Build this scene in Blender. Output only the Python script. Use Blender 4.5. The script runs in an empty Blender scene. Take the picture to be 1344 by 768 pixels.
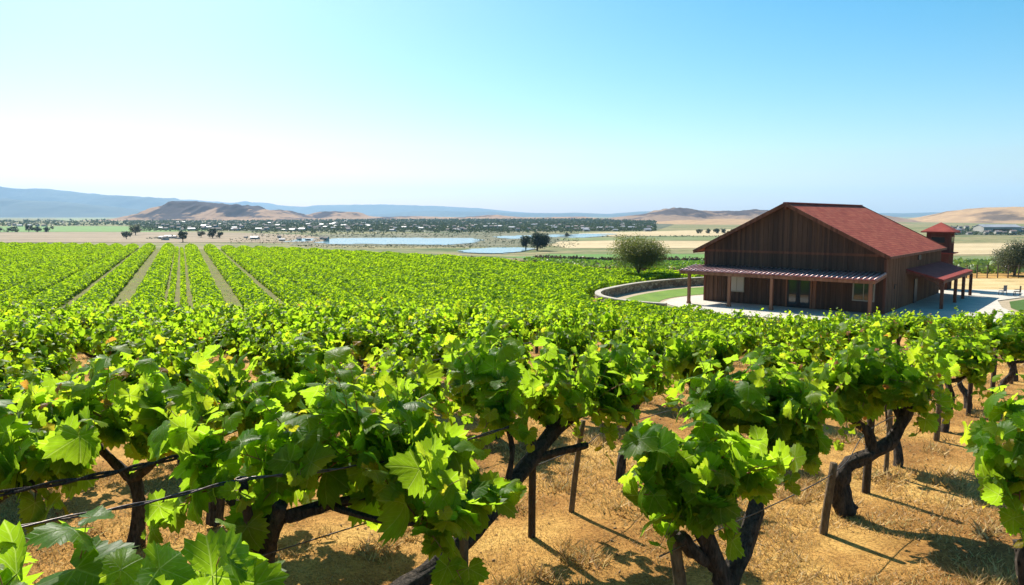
import bpy, math, random
import numpy as np
from mathutils import Vector

R = math.radians
random.seed(7)
rng = np.random.default_rng(11)
S = bpy.context.scene
COL = S.collection

# ------------------------------------------------------------------ camera
PITCH = R(5.94)
CAMZ = 3.0
cd = bpy.data.cameras.new('camera'); cam = bpy.data.objects.new('camera', cd); COL.objects.link(cam)
cam.location = (0, 0, CAMZ); cam.rotation_euler = (R(90) - PITCH, 0, 0)
cd.sensor_width = 36; cd.lens = 970 / 1344 * 36
cd.clip_start = 0.05; cd.clip_end = 60000
S.camera = cam

# ------------------------------------------------------------------ world, sun, exposure
SUN_EL, SUN_AZ = R(43), R(-29)          # azimuth from +Y, negative = to the left
w = bpy.data.worlds.new('World'); S.world = w; w.use_nodes = True
nt = w.node_tree; nt.nodes.clear()
sky = nt.nodes.new('ShaderNodeTexSky'); sky.sky_type = 'NISHITA'; sky.sun_disc = False
sky.sun_elevation = SUN_EL; sky.sun_rotation = SUN_AZ
sky.air_density = 1.0; sky.dust_density = 1.0; sky.ozone_density = 2.0; sky.altitude = 0
hs = nt.nodes.new('ShaderNodeHueSaturation'); hs.inputs['Saturation'].default_value = 1.6; hs.inputs['Hue'].default_value = 0.48
bg = nt.nodes.new('ShaderNodeBackground'); bg.inputs[1].default_value = 0.078
wo = nt.nodes.new('ShaderNodeOutputWorld')
nt.links.new(sky.outputs[0], hs.inputs['Color']); nt.links.new(hs.outputs[0], bg.inputs[0]); nt.links.new(bg.outputs[0], wo.inputs[0])
sl = bpy.data.lights.new('sun', 'SUN'); sl.energy = 5.0; sl.angle = R(0.5); sl.color = (1.0, 0.94, 0.84)
so = bpy.data.objects.new('sun', sl); COL.objects.link(so)
sdir = Vector((math.sin(SUN_AZ) * math.cos(SUN_EL), math.cos(SUN_AZ) * math.cos(SUN_EL), math.sin(SUN_EL)))
so.rotation_euler = sdir.to_track_quat('Z', 'Y').to_euler(); so.location = sdir * 30
S.view_settings.view_transform = 'Standard'; S.view_settings.look = 'None'
S.view_settings.exposure = 0.93; S.view_settings.gamma = 1.0; S.view_settings.use_curve_mapping = False
S.cycles.max_bounces = 7; S.cycles.transmission_bounces = 5; S.cycles.volume_bounces = 1
S.cycles.use_denoising = True

# ------------------------------------------------------------------ maths helpers
F = 970.0
def ratio(py):
    v = py - 384.0
    return (F * math.sin(PITCH) + v * math.cos(PITCH)) / (F * math.cos(PITCH) - v * math.sin(PITCH))
def slope_x(px, py):
    v = py - 384.0
    return (px - 672.0) / (F * math.cos(PITCH) - v * math.sin(PITCH))
def at(px, py, Y):                       # the real point at forward distance Y seen in that direction
    return (slope_x(px, py) * Y, Y, CAMZ - ratio(py) * Y)
def flat(px, py, z):                     # the real point on level ground of height z
    Y = (CAMZ - z) / ratio(py)
    return (slope_x(px, py) * Y, Y)

def sstep(a, b, x):
    t = np.clip((x - a) / (b - a), 0, 1); return t * t * (3 - 2 * t)

_P = np.random.default_rng(3).random((256, 256))
def vnoise(x, y):
    x = np.asarray(x, float); y = np.asarray(y, float)
    xi = np.floor(x).astype(int); yi = np.floor(y).astype(int)
    fx = x - xi; fy = y - yi; fx = fx * fx * (3 - 2 * fx); fy = fy * fy * (3 - 2 * fy)
    g = lambda i, j: _P[i % 256, j % 256]
    return (g(xi, yi) * (1 - fx) + g(xi + 1, yi) * fx) * (1 - fy) + (g(xi, yi + 1) * (1 - fx) + g(xi + 1, yi + 1) * fx) * fy
def fbm(x, y, o=5, ridged=False):
    s = 0; a = 0.5; k = 1.0
    for i in range(o):
        n = vnoise(x * k + 17 * i, y * k + 31 * i)
        if ridged: n = 1 - np.abs(2 * n - 1)
        s = s + a * n; a *= 0.5; k *= 2.03
    return s

VALLEY = -12.0
def zg(x, y):
    x = np.asarray(x, float); y = np.asarray(y, float)
    yn = np.clip(y, -60, 36)
    hill = np.where(yn > 0, -0.0025 * yn ** 2, -0.0006 * yn ** 2)
    toe = -3.24 - 1.76 * (1 - (1 - np.clip((y - 36) / 18, 0, 1)) ** 2)
    z = np.where(y < 36, hill, toe)
    start = np.clip(118 - 0.75 * x, 100, 205)
    t = np.clip((y - start) / 170, 0, 1)
    z = z + (VALLEY + 5) * (t * t * (3 - 2 * t) * 0.45 + t * 0.55)
    near = np.exp(-((x ** 2 + y ** 2) / 900.0))
    z = z + near * 0.05 * (fbm(x * 0.7 + 50, y * 0.7 + 50, 3) - 0.45)
    return z
def gz(x, y): return float(zg(x, y))

# ------------------------------------------------------------------ mesh helpers
def np_mesh(name, V, FA, mat, parent=None, uv=None, tint=None, smooth=False):
    V = np.asarray(V, np.float32); FA = np.asarray(FA, np.int32)
    me = bpy.data.meshes.new(name)
    n, k = FA.shape
    me.vertices.add(len(V)); me.vertices.foreach_set('co', V.ravel())
    me.loops.add(n * k); me.loops.foreach_set('vertex_index', FA.ravel())
    me.polygons.add(n); me.polygons.foreach_set('loop_start', np.arange(n, dtype=np.int32) * k)
    if smooth: me.polygons.foreach_set('use_smooth', np.ones(n, bool))
    me.update(calc_edges=True)
    if uv is not None:
        l = me.uv_layers.new(name='UVMap'); l.data.foreach_set('uv', np.asarray(uv, np.float32)[FA.ravel()].ravel())
    if tint is not None:
        a = me.attributes.new('tint', 'FLOAT', 'POINT'); a.data.foreach_set('value', np.asarray(tint, np.float32))
    me.validate()
    me.materials.append(mat)
    return link(name, me, parent)
def link(name, me, parent=None):
    o = bpy.data.objects.new(name, me); COL.objects.link(o)
    if parent is not None: o.parent = parent
    return o
def tag(o, label, cat, group=None):
    o['label'] = label; o['category'] = cat
    if group: o['group'] = group
    return o
def empty(name, loc, rz=0.0):
    o = bpy.data.objects.new(name, None); COL.objects.link(o); o.location = loc; o.rotation_euler = (0, 0, rz)
    o.empty_display_size = 0.2
    return o
def struct(o, kind='structure'):
    o['kind'] = kind; return o
def copy_tree(o, parent=None):
    kids = [c for c in bpy.data.objects if c.parent == o] if o.type == 'EMPTY' or o.children else []
    c = o.copy(); COL.objects.link(c); c.parent = parent
    for ch in kids: copy_tree(ch, c)
    return c

class MB:
    """collects boxes, prisms and tubes; build() links them as one mesh object"""
    def __init__(s): s.v = []; s.f = []; s.sm = []
    def add(s, V, FA, sm=False):
        b = len(s.v); s.v += [tuple(map(float, p)) for p in V]; s.f += [tuple(i + b for i in f) for f in FA]; s.sm += [sm] * len(FA)
    def box(s, c, d, rz=0.0, ry=0.0):
        x, y, z = d[0] / 2, d[1] / 2, d[2] / 2
        P = []
        for p in ((-x, -y, -z), (x, -y, -z), (x, y, -z), (-x, y, -z), (-x, -y, z), (x, -y, z), (x, y, z), (-x, y, z)):
            a, b_, e = p
            a, e = a * math.cos(ry) + e * math.sin(ry), -a * math.sin(ry) + e * math.cos(ry)
            a, b_ = a * math.cos(rz) - b_ * math.sin(rz), a * math.sin(rz) + b_ * math.cos(rz)
            P.append((a + c[0], b_ + c[1], e + c[2]))
        s.add(P, [(0, 3, 2, 1), (4, 5, 6, 7), (0, 1, 5, 4), (1, 2, 6, 5), (2, 3, 7, 6), (3, 0, 4, 7)])
    def prism(s, poly, ext):               # polygon of 3-D points pushed along ext
        n = len(poly); e = Vector(ext)
        V = [tuple(p) for p in poly] + [tuple(Vector(p) + e) for p in poly]
        s.add(V, [tuple(range(n))[::-1], tuple(range(n, 2 * n))] + [(i, (i + 1) % n, n + (i + 1) % n, n + i) for i in range(n)])
    def bar(s, a, b, wd, ht=None):
        a = Vector(a); b = Vector(b); d = (b - a).normalized(); ht = ht or wd
        u = d.cross(Vector((0, 0, 1)));
        if u.length < 1e-3: u = Vector((1, 0, 0))
        u.normalize(); t = u.cross(d).normalized()
        u *= wd / 2; t *= ht / 2
        V = [a - u - t, a + u - t, a + u + t, a - u + t, b - u - t, b + u - t, b + u + t, b - u + t]
        s.add(V, [(0, 3, 2, 1), (4, 5, 6, 7), (0, 1, 5, 4), (1, 2, 6, 5), (2, 3, 7, 6), (3, 0, 4, 7)])
    def tube(s, pts, rad, n=8, rough=0.0, twist=0.0, sub=1):
        P = [Vector(p) for p in pts]; Rr = list(rad)
        if sub > 1:
            Q = []; QR = []
            for i in range(len(P) - 1):
                p0 = P[max(i - 1, 0)]; p1 = P[i]; p2 = P[i + 1]; p3 = P[min(i + 2, len(P) - 1)]
                for k in range(sub):
                    t = k / sub
                    Q.append(0.5 * ((2 * p1) + (p2 - p0) * t + (2 * p0 - 5 * p1 + 4 * p2 - p3) * t * t + (3 * p1 - p0 - 3 * p2 + p3) * t ** 3))
                    QR.append(Rr[i] * (1 - t) + Rr[i + 1] * t)
            Q.append(P[-1]); QR.append(Rr[-1]); P, Rr = Q, QR
        V = []; FA = []
        up = Vector((0.13, 0.21, 0.97)); u = None
        ph = random.random() * 100
        for i, p in enumerate(P):
            d = (P[min(i + 1, len(P) - 1)] - P[max(i - 1, 0)])
            if d.length < 1e-7: d = Vector((0, 0, 1))
            d.normalize()
            if u is None:
                u = d.cross(up)
                if u.length < 0.05: u = d.cross(Vector((1, 0, 0)))
            u = (u - d * u.dot(d)).normalized(); t = d.cross(u)
            for k in range(n):
                a = 2 * math.pi * k / n + twist * i
                rr = Rr[i] * (1 - (0.13 if (rough > 0.25 and k % 3 == 0) else 0))
                if rough:
                    rr *= 1 + rough * (float(vnoise(k * 1.7 + ph, i * 0.45 + ph)) - 0.5) * 2 + rough * 0.7 * (random.random() - 0.5)
                V.append(p + (u * math.cos(a) + t * math.sin(a)) * rr)
            if i:
                b = (i - 1) * n
                for k in range(n): FA.append((b + k, b + (k + 1) % n, b + n + (k + 1) % n, b + n + k))
        m = len(P)
        V.append(P[0]); V.append(P[-1])
        for k in range(n):
            FA.append((m * n, (k + 1) % n, k)); FA.append((m * n + 1, (m - 1) * n + k, (m - 1) * n + (k + 1) % n))
        s.add(V, FA, True)
    def build(s, name, mat, parent=None, bevel=0.0):
        me = bpy.data.meshes.new(name); me.from_pydata(s.v, [], s.f)
        me.polygons.foreach_set('use_smooth', s.sm); me.update(); me.materials.append(mat)
        o = link(name, me, parent)
        if bevel:
            m = o.modifiers.new('bevel', 'BEVEL'); m.width = bevel; m.segments = 2; m.limit_method = 'ANGLE'
        return o

# ------------------------------------------------------------------ materials
def mat(name):
    m = bpy.data.materials.new(name); m.use_nodes = True
    n = m.node_tree; return m, n, n.nodes['Principled BSDF'], n.nodes['Material Output']
def nod(n, t, **kw):
    x = n.nodes.new(t)
    for k, v in kw.items():
        if k in x.inputs: x.inputs[k].default_value = v
        else: setattr(x, k, v)
    return x
def ramp(n, src, stops):
    r = n.nodes.new('ShaderNodeValToRGB'); e = r.color_ramp.elements
    while len(e) > 1: e.remove(e[-1])
    e[0].position, e[0].color = stops[0][0], (*stops[0][1], 1)
    for p, c in stops[1:]:
        k = e.new(p); k.color = (*c, 1)
    n.links.new(src, r.inputs[0]); return r.outputs[0]
def coords(n, kind='Object', scale=(1, 1, 1), rot=(0, 0, 0)):
    c = n.nodes.new('ShaderNodeTexCoord'); m = n.nodes.new('ShaderNodeMapping')
    m.inputs['Scale'].default_value = scale; m.inputs['Rotation'].default_value = rot
    if kind == 'World':
        g = n.nodes.new('ShaderNodeNewGeometry'); n.links.new(g.outputs['Position'], m.inputs[0])
    else: n.links.new(c.outputs[kind], m.inputs[0])
    return m.outputs[0]
def noise(n, vec, scale, detail=5, rough=0.6, out='Fac'):
    t = nod(n, 'ShaderNodeTexNoise'); t.inputs['Scale'].default_value = scale; t.inputs['Detail'].default_value = detail
    t.inputs['Roughness'].default_value = rough; n.links.new(vec, t.inputs['Vector']); return t.outputs[out]
def mixc(n, fac, a, b, mode='MIX'):
    x = n.nodes.new('ShaderNodeMix'); x.data_type = 'RGBA'; x.blend_type = mode
    for i, v in ((0, fac), (6, a), (7, b)):
        if hasattr(v, 'links') or hasattr(v, 'is_linked'): n.links.new(v, x.inputs[i])
        elif i == 0: x.inputs[0].default_value = v
        else: x.inputs[i].default_value = (*v, 1)
    return x.outputs[2]
def math_(n, op, a, b=None, c=None):
    x = n.nodes.new('ShaderNodeMath'); x.operation = op
    for i, v in enumerate((a, b, c)):
        if v is None: continue
        if hasattr(v, 'is_linked'): n.links.new(v, x.inputs[i])
        else: x.inputs[i].default_value = v
    return x.outputs[0]
def bump(n, h, bsdf, strength=0.5, dist=0.02):
    b = n.nodes.new('ShaderNodeBump'); b.inputs['Strength'].default_value = strength; b.inputs['Distance'].default_value = dist
    n.links.new(h, b.inputs['Height']); n.links.new(b.outputs[0], bsdf.inputs['Normal']); return b.outputs[0]

def two_tone(name, stops, scale=4, rough=0.9, bumps=0.3, bdist=0.02, world=True, stretch=(1, 1, 1), fine=None):
    m, n, p, o = mat(name)
    v = coords(n, 'World' if world else 'Object', stretch)
    f = noise(n, v, scale, 8, 0.65)
    c = ramp(n, f, stops)
    if fine:
        g = noise(n, v, fine, 3, 0.7)
        c = mixc(n, 0.6, c, ramp(n, g, [(0.3, (0.45, 0.45, 0.45)), (0.7, (1.35, 1.35, 1.35))]), 'MULTIPLY')
        f = g
    n.links.new(c, p.inputs['Base Color']); p.inputs['Roughness'].default_value = rough
    p.inputs['Specular IOR Level'].default_value = 0.2
    if bumps: bump(n, f, p, bumps, bdist)
    return m

def leaf_mat(name, base, lit, veins=False, trans=0.5, spec=0.4, rough=0.42, fleck=None):
    m, n, p, o = mat(name)
    a = nod(n, 'ShaderNodeAttribute'); a.attribute_name = 'tint'
    oi = nod(n, 'ShaderNodeObjectInfo')
    t = math_(n, 'ADD', math_(n, 'MULTIPLY', a.outputs['Fac'], 0.8), math_(n, 'MULTIPLY', oi.outputs['Random'], 0.2))
    dark = tuple(x * 0.62 for x in base); yel = (base[0] * 2.1, base[1] * 1.45, base[2] * 0.9)
    c = ramp(n, t, [(0.0, dark), (0.5, base), (0.85, yel), (1.0, fleck or yel)])
    tc = ramp(n, t, [(0.0, tuple(x * 0.62 for x in lit)), (0.5, lit), (0.85, (lit[0] * 1.5, lit[1] * 1.1, lit[2])), (1.0, (lit[0] * 1.5, lit[1] * 0.30, lit[2] * 2) if fleck else (lit[0] * 1.6, lit[1] * 1.1, lit[2]))])
    h = None
    if veins:
        uvn = nod(n, 'ShaderNodeTexCoord'); sx = nod(n, 'ShaderNodeSeparateXYZ'); n.links.new(uvn.outputs['UV'], sx.inputs[0])
        x = math_(n, 'ABSOLUTE', math_(n, 'SUBTRACT', sx.outputs[0], 0.5)); y = math_(n, 'SUBTRACT', sx.outputs[1], 0.2)
        ang = math_(n, 'ARCTAN2', x, y); rr = math_(n, 'SQRT', math_(n, 'ADD', math_(n, 'MULTIPLY', x, x), math_(n, 'MULTIPLY', y, y)))
        d = None
        sec = None
        for a0 in (0.0, 0.95, 1.95):
            da = math_(n, 'SUBTRACT', ang, a0)
            k = math_(n, 'MULTIPLY', rr, math_(n, 'ABSOLUTE', math_(n, 'SINE', da)))
            al = math_(n, 'MULTIPLY', rr, math_(n, 'COSINE', da))
            s_ = math_(n, 'PINGPONG', math_(n, 'SUBTRACT', al, math_(n, 'MULTIPLY', k, 1.1)), 0.04)
            if d is None: d, sec = k, s_
            else:
                lt = math_(n, 'LESS_THAN', k, d)
                sec = math_(n, 'ADD', math_(n, 'MULTIPLY', s_, lt), math_(n, 'MULTIPLY', sec, math_(n, 'SUBTRACT', 1.0, lt)))
                d = math_(n, 'MINIMUM', d, k)
        v1 = math_(n, 'SUBTRACT', 1.0, math_(n, 'MULTIPLY', d, 85.0)); v1 = nodclamp(n, v1)
        v2 = nodclamp(n, math_(n, 'SUBTRACT', 1.0, math_(n, 'MULTIPLY', sec, 160.0)))
        ve = math_(n, 'MAXIMUM', v1, math_(n, 'MULTIPLY', v2, 0.55))
        c = mixc(n, math_(n, 'MULTIPLY', ve, 0.5), c, (0.28, 0.36, 0.10))
        tc = mixc(n, math_(n, 'MULTIPLY', ve, 0.45), tc, (0.85, 0.95, 0.30))
        nz = noise(n, uvn.outputs['UV'], 9, 3, 0.6)
        # shallow puckers between the veins
        h = math_(n, 'ADD', math_(n, 'MULTIPLY', ve, -0.7), math_(n, 'MULTIPLY', nz, 0.8))
        mott = ramp(n, nz, [(0.3, (0.85, 0.85, 0.85)), (0.7, (1.12, 1.12, 1.12))])
        c = mixc(n, 1.0, c, mott, 'MULTIPLY'); tc = mixc(n, 1.0, tc, mott, 'MULTIPLY')
    n.links.new(c, p.inputs['Base Color'])
    p.inputs['Roughness'].default_value = rough; p.inputs['Specular IOR Level'].default_value = spec
    tr = nod(n, 'ShaderNodeBsdfTranslucent'); n.links.new(tc, tr.inputs[0])
    if h is not None:
        bo = bump(n, h, p, 0.55, 0.004); n.links.new(bo, tr.inputs['Normal'])
    mx = nod(n, 'ShaderNodeMixShader'); mx.inputs[0].default_value = trans
    n.links.new(p.outputs[0], mx.inputs[1]); n.links.new(tr.outputs[0], mx.inputs[2]); n.links.new(mx.outputs[0], o.inputs[0])
    return m
def nodclamp(n, v):
    c = nod(n, 'ShaderNodeClamp'); n.links.new(v, c.inputs[0]); return c.outputs[0]

def bark_mat(name, dark, light, scale=18):
    m, n, p, o = mat(name)
    v = coords(n, 'Object', (1, 1, 0.28))
    f = noise(n, v, scale * 1.6, 10, 0.7)
    c = ramp(n, f, [(0.35, dark), (0.55, tuple((a + b) / 2 for a, b in zip(dark, light))), (0.72, light)])
    n.links.new(c, p.inputs['Base Color']); p.inputs['Roughness'].default_value = 0.85; p.inputs['Specular IOR Level'].default_value = 0.3
    bump(n, f, p, 1.0, 0.07)
    return m

LEAF_H = leaf_mat('vine_leaf_close', (0.042, 0.120, 0.004), (0.42, 0.68, 0.02), veins=True, trans=0.58, spec=0.12, fleck=(0.26, 0.06, 0.02))
LEAF_M = leaf_mat('vine_leaf', (0.042, 0.120, 0.004), (0.42, 0.68, 0.02), trans=0.58, spec=0.14, rough=0.5, fleck=(0.26, 0.06, 0.02))
LEAF_F = leaf_mat('field_leaf', (0.095, 0.205, 0.008), (0.48, 0.72, 0.012), trans=0.5, spec=0.08, rough=0.7)
TREE_L = leaf_mat('olive_tree_leaf', (0.085, 0.105, 0.030), (0.26, 0.32, 0.05), trans=0.3, spec=0.2)
TREE_G = leaf_mat('grey_tree_leaf', (0.10, 0.115, 0.065), (0.14, 0.17, 0.06), trans=0.3, spec=0.2)
TREE_D = leaf_mat('dark_tree_leaf', (0.030, 0.055, 0.028), (0.05, 0.09, 0.03), trans=0.25, spec=0.2)
BARK = bark_mat('vine_bark', (0.012, 0.009, 0.008), (0.17, 0.13, 0.10), 22)
TBARK = bark_mat('tree_bark', (0.06, 0.045, 0.03), (0.20, 0.16, 0.11), 6)
POSTW = bark_mat('weathered_wood', (0.10, 0.065, 0.035), (0.34, 0.24, 0.14), 14)
POSTD = bark_mat('dark_wood', (0.03, 0.02, 0.014), (0.13, 0.09, 0.06), 14)
m, n, p, o = mat('shoot_stem'); n.links.new(ramp(n, noise(n, coords(n), 9, 3), [(0.35, (0.16, 0.20, 0.03)), (0.6, (0.30, 0.07, 0.03))]), p.inputs[0]); p.inputs['Roughness'].default_value = 0.5; STEM = m
m, n, p, o = mat('wire_steel'); n.links.new(ramp(n, noise(n, coords(n), 30, 4), [(0.4, (0.06, 0.05, 0.05)), (0.7, (0.18, 0.15, 0.13))]), p.inputs[0]); p.inputs['Roughness'].default_value = 0.45; p.inputs['Metallic'].default_value = 0.7; WIRE = m
m, n, p, o = mat('pale_twine'); p.inputs[0].default_value = (0.7, 0.68, 0.62, 1); p.inputs['Roughness'].default_value = 0.6; TWINE = m

# ground of the vineyard: dry golden grass and soil
m, n, p, o = mat('dry_ground')
v = coords(n, 'World')
big = noise(n, v, 0.55, 6, 0.6); fine = noise(n, v, 34, 6, 0.75); mid = noise(n, v, 3.1, 5, 0.6)
c = ramp(n, big, [(0.30, (0.20, 0.095, 0.030)), (0.42, (0.34, 0.175, 0.050)), (0.52, (0.45, 0.255, 0.075)), (0.62, (0.54, 0.34, 0.105)), (0.74, (0.32, 0.25, 0.07))])
c = mixc(n, 0.75, c, ramp(n, mid, [(0.3, (0.62, 0.58, 0.52)), (0.65, (1.15, 1.15, 1.15))]), 'MULTIPLY')
c = mixc(n, 0.8, c, ramp(n, fine, [(0.36, (0.42, 0.36, 0.30)), (0.56, (1.35, 1.33, 1.28))]), 'MULTIPLY')
sep = nod(n, 'ShaderNodeSeparateXYZ'); n.links.new(v, sep.inputs[0])
dist = math_(n, 'SQRT', math_(n, 'ADD', math_(n, 'MULTIPLY', sep.outputs[0], sep.outputs[0]), math_(n, 'MULTIPLY', sep.outputs[1], sep.outputs[1])))
vn = noise(n, coords(n, 'World', (1, 2.2, 1)), 0.012, 7, 0.6)
val = ramp(n, vn, [(0.34, (0.07, 0.11, 0.035)), (0.44, (0.15, 0.17, 0.07)), (0.54, (0.28, 0.23, 0.12)), (0.66, (0.11, 0.15, 0.05)), (0.8, (0.24, 0.21, 0.10))])
val = mixc(n, 0.8, val, ramp(n, noise(n, coords(n, 'World', (1, 1.0, 1)), 0.22, 4, 0.7), [(0.35, (0.55, 0.6, 0.55)), (0.6, (1.15, 1.12, 1.1))]), 'MULTIPLY')
fac = nodclamp(n, math_(n, 'DIVIDE', math_(n, 'SUBTRACT', dist, 110.0), 60.0))
c = mixc(n, fac, c, val)
n.links.new(c, p.inputs[0]); p.inputs['Roughness'].default_value = 0.95; p.inputs['Specular IOR Level'].default_value = 0.1
bump(n, math_(n, 'ADD', fine, mid), p, 0.8, 0.03)
GROUND = m

# ------------------------------------------------------------------ terrain sheet
nr, na = 420, 420
rad = np.concatenate([[0.02], np.geomspace(0.6, 26000, nr - 1)])
ang = np.linspace(0, 2 * np.pi, na, endpoint=False)
RR, AA = np.meshgrid(rad, ang, indexing='ij')
X = RR * np.sin(AA); Y = RR * np.cos(AA)
V = np.stack([X.ravel(), Y.ravel(), zg(X, Y).ravel()], 1)
i, j = np.meshgrid(np.arange(nr - 1), np.arange(na), indexing='ij')
a_ = i * na + j; b_ = i * na + (j + 1) % na
FA = np.stack([a_, b_, b_ + na, a_ + na], -1).reshape(-1, 4)[:, ::-1]
struct(np_mesh('ground', V, FA, GROUND, smooth=True))

def in_poly(x, y, poly):
    x = np.asarray(x); y = np.asarray(y); r = np.zeros(x.shape, bool); n_ = len(poly)
    for k in range(n_):
        x0, y0 = poly[k]; x1, y1 = poly[(k + 1) % n_]
        c_ = (y0 > y) != (y1 > y)
        with np.errstate(divide='ignore', invalid='ignore'):
            r ^= c_ & (x < (x1 - x0) * (y - y0) / ((y1 - y0) if y1 != y0 else 1e-9) + x0)
    return r

def drape(name, poly, off, material, cell=None):
    """a polygon laid over the terrain as one triangulated sheet"""
    from mathutils.geometry import delaunay_2d_cdt
    P = np.array(poly, float); lo = P.min(0); hi = P.max(0)
    cell = cell or max((hi - lo).max() / 40, 0.5)
    pts = [Vector(q) for q in poly]; n0 = len(pts)
    # edge subdivision
    E = []; pts = []
    for k in range(n0):
        a = np.array(poly[k]); b = np.array(poly[(k + 1) % n0]); m_ = max(1, int(np.linalg.norm(b - a) / cell))
        for t in range(m_): pts.append(Vector(a + (b - a) * t / m_))
    nb = len(pts); E = [(k, (k + 1) % nb) for k in range(nb)]
    gx, gy = np.meshgrid(np.arange(lo[0] + cell / 2, hi[0], cell), np.arange(lo[1] + cell / 2, hi[1], cell))
    ok = in_poly(gx, gy, poly)
    pts += [Vector((float(a), float(b))) for a, b in zip(gx[ok], gy[ok])]
    v2, e2, f2, *_ = delaunay_2d_cdt(pts, E, [], 1, 1e-5)
    A = np.array([(q.x, q.y) for q in v2]); z = zg(A[:, 0], A[:, 1]) + off
    me = bpy.data.meshes.new(name); me.from_pydata([(float(q[0]), float(q[1]), float(h)) for q, h in zip(A, z)], [], [tuple(f) for f in f2])
    me.update(); me.materials.append(material)
    me.polygons.foreach_set('use_smooth', [True] * len(me.polygons))
    if len(me.polygons) and sum(q.normal.z for q in me.polygons) < 0: me.flip_normals()
    return struct(link(name, me))

def wob(poly, amp, n_=6, seed=0):
    """soften a coarse polygon into an irregular natural outline"""
    P = np.array(poly, float); r_ = np.random.default_rng(seed); out = []
    m_ = len(P)
    for k in range(m_):
        p0, p1, p2, p3 = P[k - 1], P[k], P[(k + 1) % m_], P[(k + 2) % m_]
        for t in np.arange(n_) / n_:
            q = 0.5 * (2 * p1 + (p2 - p0) * t + (2 * p0 - 5 * p1 + 4 * p2 - p3) * t * t + (3 * p1 - p0 - 3 * p2 + p3) * t ** 3)
            out.append(tuple(q + r_.normal(0, amp, 2)))
    return out

GOLD = two_tone('dry_gold_grass', [(0.3, (0.34, 0.23, 0.09)), (0.5, (0.52, 0.38, 0.17)), (0.7, (0.62, 0.47, 0.24))], 0.22, 0.95, 0.3, 0.05, fine=5, stretch=(1, 2.0, 1))
TAN = two_tone('tan_field_soil', [(0.3, (0.36, 0.27, 0.14)), (0.55, (0.50, 0.39, 0.22)), (0.75, (0.58, 0.47, 0.28))], 0.03, 0.95, 0, fine=0.5, stretch=(0.4, 2, 1))
PINKT = two_tone('fallow_soil', [(0.3, (0.18, 0.145, 0.085)), (0.55, (0.30, 0.22, 0.14)), (0.75, (0.20, 0.20, 0.095))], 0.02, 0.95, 0, fine=0.3, stretch=(0.3, 2, 1))
GREENF = two_tone('green_crop', [(0.3, (0.07, 0.16, 0.02)), (0.55, (0.11, 0.23, 0.035)), (0.75, (0.16, 0.26, 0.05))], 0.08, 0.9, 0.3, 0.1, fine=1.6, stretch=(1, 1.5, 1))
OLIVE = two_tone('olive_crop', [(0.3, (0.11, 0.14, 0.04)), (0.55, (0.17, 0.20, 0.07)), (0.75, (0.24, 0.24, 0.10))], 0.05, 0.9, 0.3, 0.1, fine=0.9, stretch=(1, 1.5, 1))
LAWN = two_tone('lawn_grass', [(0.3, (0.09, 0.17, 0.015)), (0.6, (0.14, 0.24, 0.02)), (0.8, (0.20, 0.26, 0.03))], 0.5, 0.85, 0.4, 0.03, fine=14)
CONC = two_tone('pale_concrete', [(0.3, (0.44, 0.40, 0.33)), (0.6, (0.58, 0.53, 0.44)), (0.8, (0.52, 0.47, 0.38))], 0.8, 0.85, 0.1, 0.01, fine=11)
SAND = two_tone('sandy_path', [(0.3, (0.34, 0.27, 0.17)), (0.6, (0.45, 0.36, 0.24)), (0.8, (0.40, 0.32, 0.20))], 0.7, 0.9, 0.2, 0.01, fine=9)
SOIL = two_tone('field_soil', [(0.3, (0.065, 0.08, 0.015)), (0.5, (0.15, 0.135, 0.03)), (0.7, (0.08, 0.125, 0.018))], 0.35, 0.95, 0.3, 0.05, fine=4)
MARSH = two_tone('marsh_ground', [(0.3, (0.06, 0.085, 0.035)), (0.5, (0.13, 0.13, 0.07)), (0.7, (0.25, 0.21, 0.13))], 0.05, 0.95, 0.3, 0.05, fine=0.8, stretch=(0.5, 1.5, 1))

m, n, p, o = mat('lake_water')
p.inputs[0].default_value = (0.05, 0.16, 0.20, 1); p.inputs['Roughness'].default_value = 0.12; p.inputs['IOR'].default_value = 1.33
bump(n, noise(n, coords(n, 'World', (1, 3, 1)), 0.6, 3), p, 0.15, 0.1)
WATER = m

# ------------------------------------------------------------------ haze
ext = 17500
me = bpy.data.meshes.new('haze')
zb, zt = VALLEY - 1.5, 640
me.from_pydata([(sx * ext, sy * ext, z) for z in (zb, zt) for sx, sy in ((-1, -1), (1, -1), (1, 1), (-1, 1))], [],
               [(0, 3, 2, 1), (4, 5, 6, 7), (0, 1, 5, 4), (1, 2, 6, 5), (2, 3, 7, 6), (3, 0, 4, 7)])
hm = bpy.data.materials.new('haze_air'); hm.use_nodes = True; hn = hm.node_tree; hn.nodes.clear()
ho = hn.nodes.new('ShaderNodeOutputMaterial'); hv = hn.nodes.new('ShaderNodeVolumePrincipled')
hv.inputs['Color'].default_value = (0.42, 0.68, 1.0, 1); hv.inputs['Density'].default_value = 6.5e-5; hv.inputs['Anisotropy'].default_value = 0.2
hn.links.new(hv.outputs[0], ho.inputs['Volume']); me.materials.append(hm)
struct(link('haze', me), 'stuff')

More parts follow.
